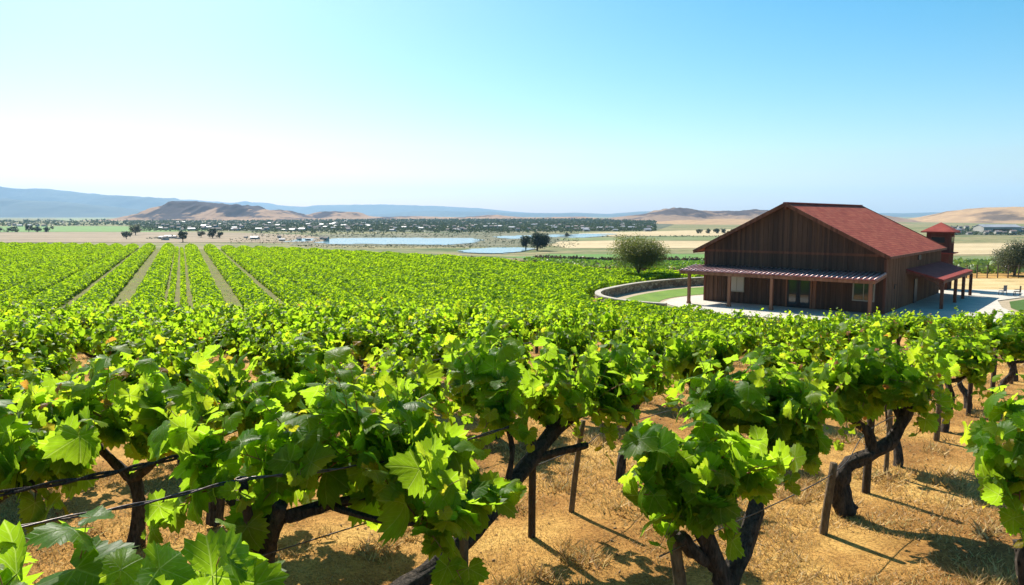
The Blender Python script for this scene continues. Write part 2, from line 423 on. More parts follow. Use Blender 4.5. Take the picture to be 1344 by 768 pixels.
# ------------------------------------------------------------------ hills and mountains
def hill_mat(name, grass, rock, scale, lo=0.46, hi=0.56, up_=0.0):
    m, n, p, o = mat(name)
    v = coords(n, 'World', (1, 0.6, 2.0))
    f = noise(n, v, scale, 8, 0.62)
    geo = nod(n, 'ShaderNodeNewGeometry'); sp = nod(n, 'ShaderNodeSeparateXYZ'); n.links.new(geo.outputs['Normal'], sp.inputs[0])
    f2 = math_(n, 'ADD', f, math_(n, 'MULTIPLY', math_(n, 'SUBTRACT', 0.93, sp.outputs[2]), 0.6))
    gp = nod(n, 'ShaderNodeSeparateXYZ'); n.links.new(geo.outputs['Position'], gp.inputs[0])
    f2 = math_(n, 'ADD', f2, math_(n, 'MULTIPLY', math_(n, 'SUBTRACT', gp.outputs[2], 4.0), up_))
    c = ramp(n, f2, [(lo, grass), (hi, rock)])
    c = mixc(n, 0.7, c, ramp(n, noise(n, v, scale * 7, 5, 0.7), [(0.3, (0.65, 0.65, 0.7)), (0.7, (1.2, 1.2, 1.15))]), 'MULTIPLY')
    n.links.new(c, p.inputs[0]); p.inputs['Roughness'].default_value = 0.95; p.inputs['Specular IOR Level'].default_value = 0.05
    return m
HILLG = hill_mat('golden_hillside', (0.38, 0.25, 0.14), (0.13, 0.095, 0.07), 0.007, 0.5, 0.6, 0.0015)
HILLS_ = hill_mat('grey_rocky_hillside', (0.26, 0.18, 0.125), (0.075, 0.062, 0.065), 0.009, 0.44, 0.52, 0.004)
HILLR = hill_mat('rocky_hillside', (0.33, 0.21, 0.13), (0.055, 0.045, 0.05), 0.008, 0.47, 0.53, 0.0035)
MOUNT = hill_mat('far_mountain', (0.075, 0.085, 0.07), (0.035, 0.045, 0.045), 0.0006, 0.4, 0.6)

def hill(name, prof, Y0, D, material, amp=0.18, nx=260, ny=70, freq=6.0, seed=0):
    px = np.array([q[0] for q in prof], float); py = np.array([q[1] for q in prof], float)
    xs = np.array([at(a, b, Y0)[0] for a, b in prof]); hs_ = np.array([at(a, b, Y0)[2] - VALLEY for a, b in prof])
    hs_ = np.maximum(hs_, 0)
    pad = (xs[-1] - xs[0]) * 0.06 + D * 0.2
    gx = np.linspace(xs[0] - pad, xs[-1] + pad, nx)
    xe = np.concatenate([[xs[0] - pad], xs, [xs[-1] + pad]]); he = np.concatenate([[0], hs_, [0]])
    # smooth interpolation of the ridge line
    r0 = np.interp(gx, xe, he); k = np.ones(5) / 5; r0 = np.convolve(np.pad(r0, 2, mode='edge'), k, 'valid')
    r0 = r0 * (1 + 0.16 * (fbm((gx - xs[0]) / (xs[-1] - xs[0]) * 22 + seed * 5, np.full(nx, seed * 1.7), 4) - 0.47))
    t = np.linspace(-1, 1, ny)
    GX, T = np.meshgrid(gx, t)
    RD = np.tile(r0, (ny, 1))
    warp = (fbm(GX / D * 1.3 + seed, T * 1.3 + seed, 3) - 0.45) * 0.16
    Tw = np.clip(T + warp * (1 - T ** 2), -1, 1)
    fall = np.cos(Tw * np.pi / 2) ** 1.6
    rid = fbm(GX / D * freq * 0.5 + seed * 3, T * freq * 0.22 + seed, 6, True)
    H = RD * fall * (1 + amp * 3.2 * (rid - 0.62) * np.clip(np.abs(Tw) * 2.6 + 0.06, 0, 1))
    H = np.maximum(H, 0) - 0.6
    V = np.stack([GX.ravel(), (Y0 + T * D).ravel(), (VALLEY + H).ravel()], 1)
    ii, jj = np.meshgrid(np.arange(ny - 1), np.arange(nx - 1), indexing='ij')
    a = ii * nx + jj
    FA = np.stack([a, a + 1, a + nx + 1, a + nx], -1).reshape(-1, 4)
    return struct(np_mesh(name, V, FA, material, smooth=True))

hill('mountain', [(-420, 262), (-260, 254), (-120, 249), (-40, 250), (40, 247), (85, 249), (130, 256), (180, 257), (225, 262), (262, 268), (300, 273), (345, 280), (380, 290)], 9500, 1800, MOUNT, 0.3, seed=1)
hill('mountain', [(-380, 270), (-160, 262), (-60, 260), (10, 262), (60, 264), (115, 269), (150, 271), (190, 277), (225, 281), (262, 288)], 7200, 1300, MOUNT, 0.3, seed=11)
hill('mountain', [(100, 268), (190, 261), (215, 264), (250, 260.5), (285, 266), (330, 266), (365, 269), (400, 272), (425, 270), (474, 268.5), (504, 267.5), (530, 271), (560, 271), (612, 273), (651, 275.5), (701, 280), (747, 281), (800, 281), (900, 284)], 13000, 2400, MOUNT, 0.3, seed=2)
hill('mountain', [(560, 277), (640, 278), (700, 280), (767, 279.5), (802, 281), (825, 278.6), (848, 277), (880, 278.5), (930, 280), (1010, 281), (1090, 281), (1130, 280), (1160, 279.5), (1200, 280), (1231, 278), (1245, 280), (1268, 281), (1300, 282), (1400, 280), (1560, 276), (1700, 284)], 10500, 1800, MOUNT, 0.3, seed=3)
hill('hill', [(165, 288), (190, 285), (215, 276), (238, 268), (262, 265.3), (286, 265.8), (306, 269), (330, 271.5), (352, 277), (372, 278), (392, 283), (420, 288)], 2500, 420, HILLR, 0.5, freq=7, seed=4)
hill('hill', [(330, 288), (372, 285.5), (398, 283), (422, 279.5), (444, 277.6), (468, 278), (482, 284), (500, 285), (540, 284), (575, 285), (610, 285), (642, 281.5), (668, 284), (700, 285.5), (760, 284.5), (810, 288)], 2900, 400, HILLR, 0.5, freq=7, seed=5)
hill('hill', [(760, 291), (800, 288), (826, 283), (851, 279.5), (878, 276), (892, 274.8), (908, 277.5), (930, 277), (950, 277.5), (985, 275.6), (1010, 276), (1060, 277), (1110, 280), (1150, 287)], 2100, 420, HILLS_, 0.6, freq=7, seed=6)
hill('hill', [(1195, 296), (1235, 290.5), (1262, 284), (1290, 276), (1305, 273), (1318, 271), (1334, 273), (1360, 274), (1400, 270), (1460, 276), (1540, 286)], 1700, 420, HILLG, 0.22, freq=5, seed=7)
hill('hill', [(800, 296), (850, 292), (900, 288.5), (950, 287), (1010, 286.5), (1080, 288), (1150, 293)], 1500, 300, HILLG, 0.15, freq=4, seed=9)

# ------------------------------------------------------------------ valley fields and water
def vp(pts): return [flat(a, b, VALLEY) for a, b in pts]
drape('green_field', vp([(-260, 304.5), (-260, 298), (120, 297), (330, 298), (360, 301), (200, 304.5)]), 0.10, GREENF)
drape('fallow_field', vp([(-300, 318.5), (-300, 306), (60, 305), (180, 304.8), (300, 305.5), (390, 308), (470, 318.5)]), 0.14, PINKT)
drape('pale_field', vp([(72, 290.5), (75, 286.6), (150, 286.2), (182, 287), (180, 290.5)]), 0.2, OLIVE)
drape('tan_field', vp([(735, 317), (800, 316), (1010, 316.5), (1010, 326), (745, 326), (722, 322)]), 0.10, TAN)
drape('olive_field', vp([(735, 312.5), (900, 311), (1010, 311), (1010, 316), (735, 316)]), 0.12, OLIVE)
drape('tan_field', vp([(1200, 335), (1200, 320), (1460, 319), (1470, 333)]), 0.10, TAN)
drape('tan_field', vp([(760, 306), (1010, 300), (1010, 309.5), (760, 310)]), 0.10, TAN)
drape('marsh_field', vp([(380, 322), (400, 308), (560, 306), (650, 305), (760, 306), (748, 316), (700, 324), (600, 324), (500, 323)]), 0.06, MARSH)
WOODF = two_tone('wooded_ground', [(0.3, (0.05, 0.07, 0.035)), (0.55, (0.10, 0.11, 0.06)), (0.75, (0.24, 0.20, 0.13))], 0.02, 0.95, 0, fine=0.09)
drape('town_ground', vp([(330, 303.5), (200, 300), (170, 294), (250, 291), (500, 289.5), (860, 290.5), (885, 295), (860, 303), (600, 305)]), 0.10, WOODF)
drape('town_ground', vp([(1230, 309), (1225, 301), (1300, 299.5), (1480, 300), (1480, 309)]), 0.10, WOODF)
drape('lake', wob(vp([(418, 318), (440, 313.5), (500, 312.5), (560, 312.8), (615, 313), (630, 317.5), (605, 321), (550, 321.5), (490, 320.5), (440, 321)]), 4.0, seed=1), 0.2, WATER)
drape('lake', wob(vp([(600, 330), (640, 326), (690, 326), (697, 328.8), (670, 333), (622, 334)]), 1.8, seed=2), 0.3, WATER)
drape('lake', wob(vp([(648, 312.8), (680, 309.5), (705, 308.6), (745, 308.2), (748, 310), (715, 312), (690, 313.6)]), 4.0, seed=3), 0.2, WATER)
drape('lake', wob(vp([(742, 311.5), (765, 307.5), (800, 307), (792, 310), (765, 312.2)]), 5, seed=4), 0.2, WATER)
drape('lake', wob(vp([(378, 317.5), (400, 313.5), (418, 314), (410, 317)]), 3, seed=5), 0.2, WATER)
# slope behind the winery
def zf(pts):
    out = []
    for a, b in pts:
        r_ = ratio(b); Yv = 60.0
        for _ in range(60):
            z = gz(slope_x(a, b) * Yv, Yv); Yv += ((CAMZ - z) / r_ - Yv) * 0.5
        out.append((slope_x(a, b) * Yv, Yv))
    return out
drape('green_field', zf([(640, 336.5), (720, 333.8), (960, 334), (960, 350), (890, 349), (800, 346), (700, 340)]), 0.06, GREENF, 2.5)
drape('green_field', zf([(1225, 336.5), (1500, 336), (1500, 351), (1225, 352)]), 0.05, OLIVE, 2.5)
drape('dry_field', zf([(1150, 366), (1600, 366), (1640, 388.0), (1150, 386)]), 0.05, GOLD, 2.0)

# ------------------------------------------------------------------ winery yard
ZB = -5.0
wall_line = [(12.5, 59.6), (10.3, 61.2), (8.8, 63.3), (7.9, 66.2), (8.3, 69.8), (10.2, 73.6), (13.2, 78.0), (16.5, 81.4), (19.8, 83.9), (24.5, 86.4), (31, 88.6), (40, 90)]
def smooth_line(P, k=5):
    P = np.array(P, float); out = []
    for i in range(len(P) - 1):
        p0, p1, p2, p3 = P[max(i - 1, 0)], P[i], P[i + 1], P[min(i + 2, len(P) - 1)]
        for t in np.arange(k) / k:
            out.append(0.5 * (2 * p1 + (p2 - p0) * t + (2 * p0 - 5 * p1 + 4 * p2 - p3) * t * t + (3 * p1 - p0 - 3 * p2 + p3) * t ** 3))
    out.append(P[-1]); return np.array(out)
WL = smooth_line(wall_line)
yard = [tuple(q) for q in WL] + [(46, 88), (62, 84), (74, 73), (66, 58), (45, 52), (25, 54)]
drape('path', yard, 0.03, SAND, 2.0)
drape('lawn', [tuple(q) for q in smooth_line([(12.2, 66.0), (10.6, 68.6), (11.6, 72.0), (14.4, 76.2), (18.6, 80.5), (24, 83.5), (30, 85), (30, 78), (24, 76.5), (19.5, 74.8), (15.5, 71.5), (13.6, 67.6), (14.4, 63.4), (16, 60.2), (14, 60.6), (12.7, 63)])], 0.06, LAWN, 1.2)
drape('patio', [tuple(q) for q in smooth_line([(13.8, 67.4), (15.8, 71.0), (19.8, 74.2), (25, 76), (30, 75), (33, 66), (34, 58), (30, 53), (22, 56), (16, 60.6), (14.5, 63.6)])], 0.075, CONC, 1.2)
drape('driveway', [(30, 53), (33, 66), (40, 76), (48, 79.4), (60, 78.2), (76, 74.6), (75.6, 70.2), (60, 70.8), (49.5, 71.4), (45.5, 68.8), (42.5, 63.6), (40, 57), (37, 52)], 0.09, CONC, 1.5)
LAWN_SHADE = two_tone('painted_shade_lawn_grass', [(0.3, (0.05, 0.10, 0.012)), (0.6, (0.07, 0.14, 0.018))], 0.5, 0.85, 0.4, 0.03, fine=14)  # darker copy of the lawn grass, the barn's shade put into its colour
drape('lawn', [(41, 57), (43.2, 63.5), (46.2, 68.2), (50, 70.8), (60, 70.2), (75, 69.6), (66, 58), (50, 53.5)], 0.06, LAWN_SHADE, 1.5)

# retaining wall of rough stone
def stone_mat():
    m, n, p, o = mat('rough_stone')
    v = coords(n, 'Object', (1, 1, 1.6))
    vo = nod(n, 'ShaderNodeTexVoronoi'); vo.inputs['Scale'].default_value = 2.1; n.links.new(v, vo.inputs['Vector'])
    ve = nod(n, 'ShaderNodeTexVoronoi'); ve.feature = 'DISTANCE_TO_EDGE'; ve.inputs['Scale'].default_value = 2.1; n.links.new(v, ve.inputs['Vector'])
    sp = nod(n, 'ShaderNodeSeparateColor'); n.links.new(vo.outputs['Color'], sp.inputs[0])
    c = ramp(n, sp.outputs[0], [(0.1, (0.22, 0.14, 0.085)), (0.5, (0.38, 0.27, 0.17)), (0.9, (0.50, 0.40, 0.27))])
    c = mixc(n, ramp(n, ve.outputs['Distance'], [(0.0, (1, 1, 1)), (0.07, (0, 0, 0))]), c, (0.10, 0.08, 0.06))
    c = mixc(n, 0.6, c, ramp(n, noise(n, v, 5, 5), [(0.3, (0.6, 0.6, 0.6)), (0.7, (1.3, 1.3, 1.3))]), 'MULTIPLY')
    n.links.new(c, p.inputs[0]); p.inputs['Roughness'].default_value = 0.9
    bump(n, ve.outputs['Distance'], p, 0.8, 0.05)
    return m
STONE = stone_mat()
CAPM = two_tone('wall_cap_stone', [(0.3, (0.38, 0.33, 0.26)), (0.7, (0.50, 0.45, 0.37))], 2, 0.85, 0.3, 0.02, fine=8)
def ribbon(line, w0, w1, z0, z1):
    mb = MB(); L = [Vector((float(a), float(b), 0)) for a, b in line]; q = []
    for i, pnt in enumerate(L):
        d = (L[min(i + 1, len(L) - 1)] - L[max(i - 1, 0)]).normalized(); nn = Vector((-d.y, d.x, 0))
        q.append([pnt + nn * w0 + Vector((0, 0, z0)), pnt + nn * w1 + Vector((0, 0, z0)), pnt + nn * w1 + Vector((0, 0, z1)), pnt + nn * w0 + Vector((0, 0, z1))])
    V = [p_ for r_ in q for p_ in r_]; FA = [(0, 1, 2, 3), tuple(len(V) - 4 + k for k in (3, 2, 1, 0))]
    for i in range(len(q) - 1):
        for k in range(4): FA.append((i * 4 + k, (i + 1) * 4 + k, (i + 1) * 4 + (k + 1) % 4, i * 4 + (k + 1) % 4))
    mb.add(V, FA); return mb
rw = empty('retaining_wall', (7.9, 66.2, ZB))
tag(rw, 'low curved stone retaining wall bending round the lawn beside the barn', 'wall')
def child_world(o, root):
    o.parent = root; o.matrix_parent_inverse = root.matrix_world.inverted(); return o
bpy.context.view_layer.update()
def shift(mb, d): mb.v = [(a - d[0], b - d[1], c - d[2]) for a, b, c in mb.v]; return mb
shift(ribbon(WL, -0.22, 0.22, ZB - 0.3, ZB + 0.82), rw.location).build('stone_wall', STONE, rw)
shift(ribbon(WL, -0.27, 0.27, ZB + 0.822, ZB + 0.93), rw.location).build('wall_cap', CAPM, rw)

# ------------------------------------------------------------------ the barn
def board_mat(name, stops, per=0.42, axis=0):
    m, n, p, o = mat(name)
    v = coords(n, 'Object'); sp = nod(n, 'ShaderNodeSeparateXYZ'); n.links.new(v, sp.inputs[0])
    k = math_(n, 'FLOOR', math_(n, 'DIVIDE', math_(n, 'ADD', sp.outputs[0], sp.outputs[1]), per / 2))
    wn = nod(n, 'ShaderNodeTexWhiteNoise'); wn.noise_dimensions = '1D'; n.links.new(k, wn.inputs['W'])
    g = noise(n, coords(n, 'Object', (9, 9, 0.6)), 1.6, 7, 0.65)
    f = math_(n, 'ADD', math_(n, 'MULTIPLY', wn.outputs[0], 0.35), math_(n, 'MULTIPLY', g, 0.65))
    c = ramp(n, f, stops); n.links.new(c, p.inputs[0]); p.inputs['Roughness'].default_value = 0.75; p.inputs['Specular IOR Level'].default_value = 0.25
    bump(n, g, p, 0.4, 0.01); return m
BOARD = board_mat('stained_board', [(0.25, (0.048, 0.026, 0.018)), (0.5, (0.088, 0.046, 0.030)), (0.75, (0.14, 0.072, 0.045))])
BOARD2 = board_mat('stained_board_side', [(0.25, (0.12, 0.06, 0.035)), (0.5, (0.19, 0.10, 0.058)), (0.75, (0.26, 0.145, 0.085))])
TRIM = board_mat('trim_timber', [(0.25, (0.10, 0.035, 0.02)), (0.6, (0.19, 0.075, 0.045)), (0.8, (0.24, 0.10, 0.06))])
POSTB = board_mat('porch_post_timber', [(0.25, (0.16, 0.065, 0.035)), (0.6, (0.26, 0.115, 0.065)), (0.8, (0.33, 0.16, 0.09))])
def roof_mat():
    m, n, p, o = mat('red_shingle_roof')
    uv = nod(n, 'ShaderNodeTexCoord').outputs['UV']; sp = nod(n, 'ShaderNodeSeparateXYZ'); n.links.new(uv, sp.inputs[0])
    br = nod(n, 'ShaderNodeTexBrick'); n.links.new(uv, br.inputs[0]); br.inputs['Scale'].default_value = 1.0
    br.inputs['Brick Width'].default_value = 0.9; br.inputs['Row Height'].default_value = 0.32; br.inputs['Mortar Size'].default_value = 0.02
    br.inputs['Color1'].default_value = (0.40, 0.108, 0.062, 1); br.inputs['Color2'].default_value = (0.31, 0.066, 0.042, 1); br.inputs['Mortar'].default_value = (0.16, 0.03, 0.025, 1)
    c = mixc(n, 0.6, br.outputs[0], ramp(n, noise(n, uv, 0.7, 8, 0.75), [(0.3, (0.6, 0.62, 0.66)), (0.5, (1, 1, 1)), (0.7, (1.3, 1.3, 1.3))]), 'MULTIPLY')
    n.links.new(c, p.inputs[0]); p.inputs['Roughness'].default_value = 0.85; p.inputs['Specular IOR Level'].default_value = 0.1
    bump(n, br.outputs['Fac'], p, 0.5, -0.02); return m
RED = roof_mat()
m, n, p, o = mat('red_sheet_metal')
c = ramp(n, noise(n, coords(n, 'Object', (1, 1, 1)), 2.5, 6, 0.65), [(0.35, (0.20, 0.045, 0.045)), (0.55, (0.34, 0.10, 0.09)), (0.72, (0.52, 0.30, 0.27))])
n.links.new(c, p.inputs[0]); p.inputs['Roughness'].default_value = 0.3; p.inputs['Metallic'].default_value = 0.45; SHEET = m
m, n, p, o = mat('smooth_red_metal'); n.links.new(ramp(n, noise(n, coords(n), 1.5, 5), [(0.35, (0.26, 0.05, 0.04)), (0.7, (0.36, 0.08, 0.06))]), p.inputs[0]); p.inputs['Specular IOR Level'].default_value = 0.12; p.inputs['Roughness'].default_value = 0.85; SMRED = m
m, n, p, o = mat('window_glass'); p.inputs[0].default_value = (0.03, 0.04, 0.045, 1); p.inputs['Roughness'].default_value = 0.06; p.inputs['Specular IOR Level'].default_value = 0.8; GLASS = m
m, n, p, o = mat('window_blind'); p.inputs[0].default_value = (0.42, 0.38, 0.34, 1); p.inputs['Roughness'].default_value = 0.35; BLIND = m
m, n, p, o = mat('pale_frame_paint'); p.inputs[0].default_value = (0.30, 0.27, 0.22, 1); p.inputs['Roughness'].default_value = 0.5; FRAME = m
m, n, p, o = mat('dark_iron'); p.inputs[0].default_value = (0.03, 0.03, 0.035, 1); p.inputs['Roughness'].default_value = 0.5; p.inputs['Metallic'].default_value = 0.6; IRON = m

YAW = R(-40.2)
W_, L_, EZ, RZ = 16.8, 22.6, 4.67, 9.0        # roof width, length, eave and ridge height above ground
barn = empty('barn', (23.42, 63.8, ZB + 0.08), YAW)
tag(barn, 'dark brown board barn with red gabled roof and porches behind the vines', 'barn')
hw = W_ / 2
xl, xr, yf, yb = -hw + 0.85, hw - 0.38, 0.62, L_ - 0.4
sl_ = (RZ - EZ) / hw
wt = lambda x: RZ - 0.16 - abs(x) * sl_
# walls: front and back gable, sides (thin slabs with real thickness)
mb = MB(); mb.prism([(xl, yf, 0), (xr, yf, 0), (xr, yf, wt(xr)), (0, yf, wt(0)), (xl, yf, wt(xl))], (0, 0.2, 0)); mb.build('front_wall', BOARD, barn)
mb = MB(); mb.prism([(xl, yb - 0.2, 0), (xr, yb - 0.2, 0), (xr, yb - 0.2, wt(xr)), (0, yb - 0.2, wt(0)), (xl, yb - 0.2, wt(xl))], (0, 0.2, 0)); mb.build('back_wall', BOARD, barn)
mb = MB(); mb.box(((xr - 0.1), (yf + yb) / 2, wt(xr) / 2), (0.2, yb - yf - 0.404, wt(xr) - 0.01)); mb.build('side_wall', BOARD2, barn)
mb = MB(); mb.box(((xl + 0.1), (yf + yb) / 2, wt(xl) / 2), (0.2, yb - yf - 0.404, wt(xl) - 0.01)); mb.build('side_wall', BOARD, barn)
# battens
mb = MB(); x = xl + 0.03
while x < xr:
    mb.box((x, yf - 0.02, wt(x) / 2), (0.07, 0.04, wt(x) - 0.06)); x += 0.42
mb.build('front_battens', BOARD, barn)
mb = MB(); y = yf + 0.25
while y < yb:
    mb.box((xr + 0.02, y, wt(xr) / 2), (0.04, 0.07, wt(xr) - 0.06)); y += 0.42
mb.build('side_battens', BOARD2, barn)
mb = MB(); mb.box(((xl + xr) / 2, yf - 0.055, 4.72), (xr - xl, 0.03, 0.2)); mb.build('belt_board', TRIM, barn)
for c_, d_ in (((xr - 0.01, yf - 0.063, 2.2), (0.2, 0.045, 4.4)), ((xr + 0.063, yf + 0.06, 2.2), (0.045, 0.2, 4.4)), ((xl + 0.08, yf - 0.063, 2.2), (0.18, 0.045, 4.4))):
    mb = MB(); mb.box(c_, d_); mb.build('corner_board', TRIM, barn)
# roof: two slopes with thickness, UV in metres
def slope(name, sgn):
    th = 0.12
    P = [(0, 0, RZ), (sgn * hw, 0, EZ), (sgn * hw, L_, EZ), (0, L_, RZ)]
    V = P + [(a, b, c - th) for a, b, c in P]
    FA = [(0, 1, 2, 3), (4, 7, 6, 5), (0, 4, 5, 1), (1, 5, 6, 2), (2, 6, 7, 3), (3, 7, 4, 0)]
    if sgn < 0: FA = [f[::-1] for f in FA]
    me = bpy.data.meshes.new(name); me.from_pydata(V, [], FA); me.update(); me.materials.append(RED)
    uvl = me.uv_layers.new(name='UVMap')
    for l in me.loops:
        c = V[l.vertex_index]; uvl.data[l.index].uv = (c[1], math.hypot(c[0], RZ - c[2]))
    return link(name, me, barn)
slope('roof', 1); slope('roof', -1)
mb = MB(); mb.box((0, L_ / 2, RZ + 0.03), (0.36, L_ + 0.02, 0.09)); mb.build('ridge_cap', SMRED, barn)
mb = MB()
for sg in (-1, 1):
    for yy in (-0.03, L_ + 0.03): mb.bar((0, yy, RZ - 0.1), (sg * (hw + 0.02), yy, EZ - 0.1), 0.05, 0.3)
    mb.box((sg * (hw + 0.03), L_ / 2, EZ - 0.1), (0.05, L_ - 0.02, 0.22))
mb.build('fascia', TRIM, barn)
mb = MB()
for k in range(9):
    t = -0.9 + k * 0.225
    if abs(t) > 0.98: continue
mb.bar((0, -0.0, RZ - 0.42), (0, yf, RZ - 0.42), 0.2, 0.24); mb.build('ridge_beam', TRIM, barn)
# openings on the front
def window(xc, zc, w, h, glass, y=yf, parent=barn, mull=1, side=False):
    fr = MB()
    def bx(a, c, dw, dh, pro=0.10):
        if side: fr.box((xr + pro / 2 + 0.003, a, c), (pro, dw, dh))
        else: fr.box((a, y - pro / 2 - 0.003, c), (dw, pro, dh))
    bx(xc, zc + h / 2 + 0.05, w + 0.2, 0.1); bx(xc, zc - h / 2 - 0.05, w + 0.2, 0.1, 0.13)
    bx(xc - w / 2 - 0.05, zc, 0.1, h - 0.004); bx(xc + w / 2 + 0.05, zc, 0.1, h - 0.004)
    for k in range(mull): bx(xc - w / 2 + w * (k + 1) / (mull + 1), zc, 0.05, h - 0.01, 0.075)
    f = fr.build('window', FRAME, parent)
    g = MB()
    if side: g.box((xr + 0.03, xc, zc), (0.055, w, h))
    else: g.box((xc, y - 0.03, zc), (w, 0.055, h))
    g.build('pane', glass, f); return f
sx_ = lambda s: xl + (xr - xl) * s
window(sx_(0.205), 1.75, 1.25, 1.25, BLIND); window(sx_(0.90), 1.75, 1.5, 1.4, GLASS)
dx = sx_(0.565)
mb = MB()
for a in (-1.05, 1.05): mb.box((dx + a, yf - 0.063, 1.3), (0.14, 0.12, 2.6))
mb.box((dx, yf - 0.063, 2.68), (2.4, 0.12, 0.16)); mb.box((dx + 1.32, yf - 0.07, 1.45), (0.26, 0.13, 2.9))
df = mb.build('door_frame', POSTB, barn)
for sg in (-1, 1):
    mb = MB(); cx = dx + sg * 0.49
    for a in (-0.42, 0.42): mb.box((cx + a, yf - 0.05, 1.28), (0.12, 0.07, 2.5))
    for z, h in ((2.46, 0.14), (0.16, 0.28), (1.2, 0.08)): mb.box((cx, yf - 0.05, z), (0.72, 0.068, h))
    d = mb.build('door', IRON, barn)
    mb = MB(); mb.box((cx, yf - 0.032, 1.28), (0.72, 0.03, 2.2)); mb.build('door_pane', GLASS, d)
    mb = MB(); mb.tube([(cx - sg * 0.40, yf - 0.12, 1.0), (cx - sg * 0.40, yf - 0.12, 1.3)], [0.015, 0.015], 6); mb.build('door_handle', WIRE, d)
# front porch
pf = yf - 3.0
mb = MB()
x0, x1 = xl - 0.9, xr + 0.15
za, zb_ = 3.32, 2.98
mb.prism([(x0, yf - 0.05, za), (x0, pf - 0.25, zb_), (x0, pf - 0.25, zb_ - 0.06), (x0, yf - 0.05, za - 0.06)], (x1 - x0, 0, 0))
mb.build('porch_roof', SHEET, barn)
m, n, p, o = mat('painted_glint_rib_metal')  # pale rib colour paints in the bright glints of the porch roof
n.links.new(ramp(n, noise(n, coords(n), 3.5, 5), [(0.35, (0.34, 0.16, 0.14)), (0.6, (0.62, 0.44, 0.41))]), p.inputs[0]); p.inputs['Roughness'].default_value = 0.35; p.inputs['Metallic'].default_value = 0.4
mb = MB(); k = x0 + 0.08
while k < x1:
    mb.tube([(k, yf - 0.08, za + 0.0), (k, pf - 0.24, zb_ + 0.0)], [0.085, 0.085], 8); k += 0.40
mb.build('roof_ribs', m, barn)
mb = MB(); mb.box(((x0 + x1) / 2, pf - 0.2, zb_ - 0.19), (x1 - x0 - 0.1, 0.16, 0.24))
mb.bar((x1 - 0.06, pf - 0.28, zb_ - 0.15), (x1 - 0.06, yf - 0.06, za - 0.15), 0.08, 0.24); mb.bar((x0 + 0.06, pf - 0.28, zb_ - 0.15), (x0 + 0.06, yf - 0.06, za - 0.15), 0.08, 0.24)
mb.build('porch_beam', POSTB, barn)
mb = MB(); k = x0 + 0.6
while k < x1 - 0.3:
    mb.bar((k, yf - 0.07, za - 0.13), (k, pf - 0.1, zb_ - 0.13), 0.06, 0.12); k += 1.0
mb.build('porch_rafters', TRIM, barn)
for t in (0.005, 0.25, 0.49, 0.985):
    mb = MB(); xx = xl + (xr - xl) * t
    mb.box((xx, pf - 0.2, (zb_ - 0.31) / 2), (0.24, 0.24, zb_ - 0.31)); mb.box((xx, pf - 0.2, 0.09), (0.32, 0.32, 0.18))
    mb.build('porch_post', POSTB, barn, 0.01)
# side porch
d0, d1, out = 7.4, 21.8, 2.95
mb = MB(); mb.prism([(xr + 0.03, d0, 3.3), (xr + out, d0 - 0.1, 2.52), (xr + out, d0 - 0.1, 2.40), (xr + 0.03, d0, 3.18)], (0, d1 - d0, 0)); mb.build('side_porch_roof', SMRED, barn)
mb = MB(); mb.box((xr + out - 0.1, (d0 + d1) / 2, 2.28), (0.18, d1 - d0 - 0.3, 0.22))
mb.bar((xr + 0.06, d0 + 0.1, 3.03), (xr + out, d0 + 0.1, 2.28), 0.14, 0.2); mb.build('porch_beam', TRIM, barn)
for dd in (d0 + 0.12, 13.6, 17.6, d1 - 0.2):
    mb = MB(); mb.box((xr + out - 0.1, dd, 1.08), (0.26, 0.26, 2.17)); mb.build('porch_post', TRIM, barn, 0.01)
mb = MB(); mb.tube([(xr + out - 0.1, d0 + 0.12, 1.3), (xr + out - 0.25, d0 + 0.12, 1.85), (xr + out - 0.7, d0 + 0.12, 2.25), (xr + out - 1.3, d0 + 0.12, 2.5)], [0.07] * 4, 6, sub=3)
mb.tube([(xr + out - 0.1, d0 + 0.12, 1.3), (xr + out - 0.1, d0 + 0.35, 1.85), (xr + out - 0.1, d0 + 0.9, 2.15)], [0.07] * 3, 6, sub=3); mb.build('arched_brace', POSTB, barn)
mb = MB(); mb.box((xr + 0.05, 11.2, 1.1), (0.1, 1.1, 2.2)); sd = mb.build('side_door', IRON, barn)
mb = MB(); mb.box((xr + 0.045, 3.6, 2.0), (0.09, 0.2, 0.3)); mb.box((xr + 0.1, 3.6, 2.2), (0.2, 0.16, 0.05)); mb.build('wall_lantern', IRON, barn)
mb = MB(); mb.box((xr + 0.05, 12.2, 4.1), (0.08, 1.0, 0.42))
for k in range(4): mb.box((xr + 0.10, 12.2, 3.95 + k * 0.1), (0.03, 0.94, 0.03))
mb.build('wall_vent', IRON, barn)
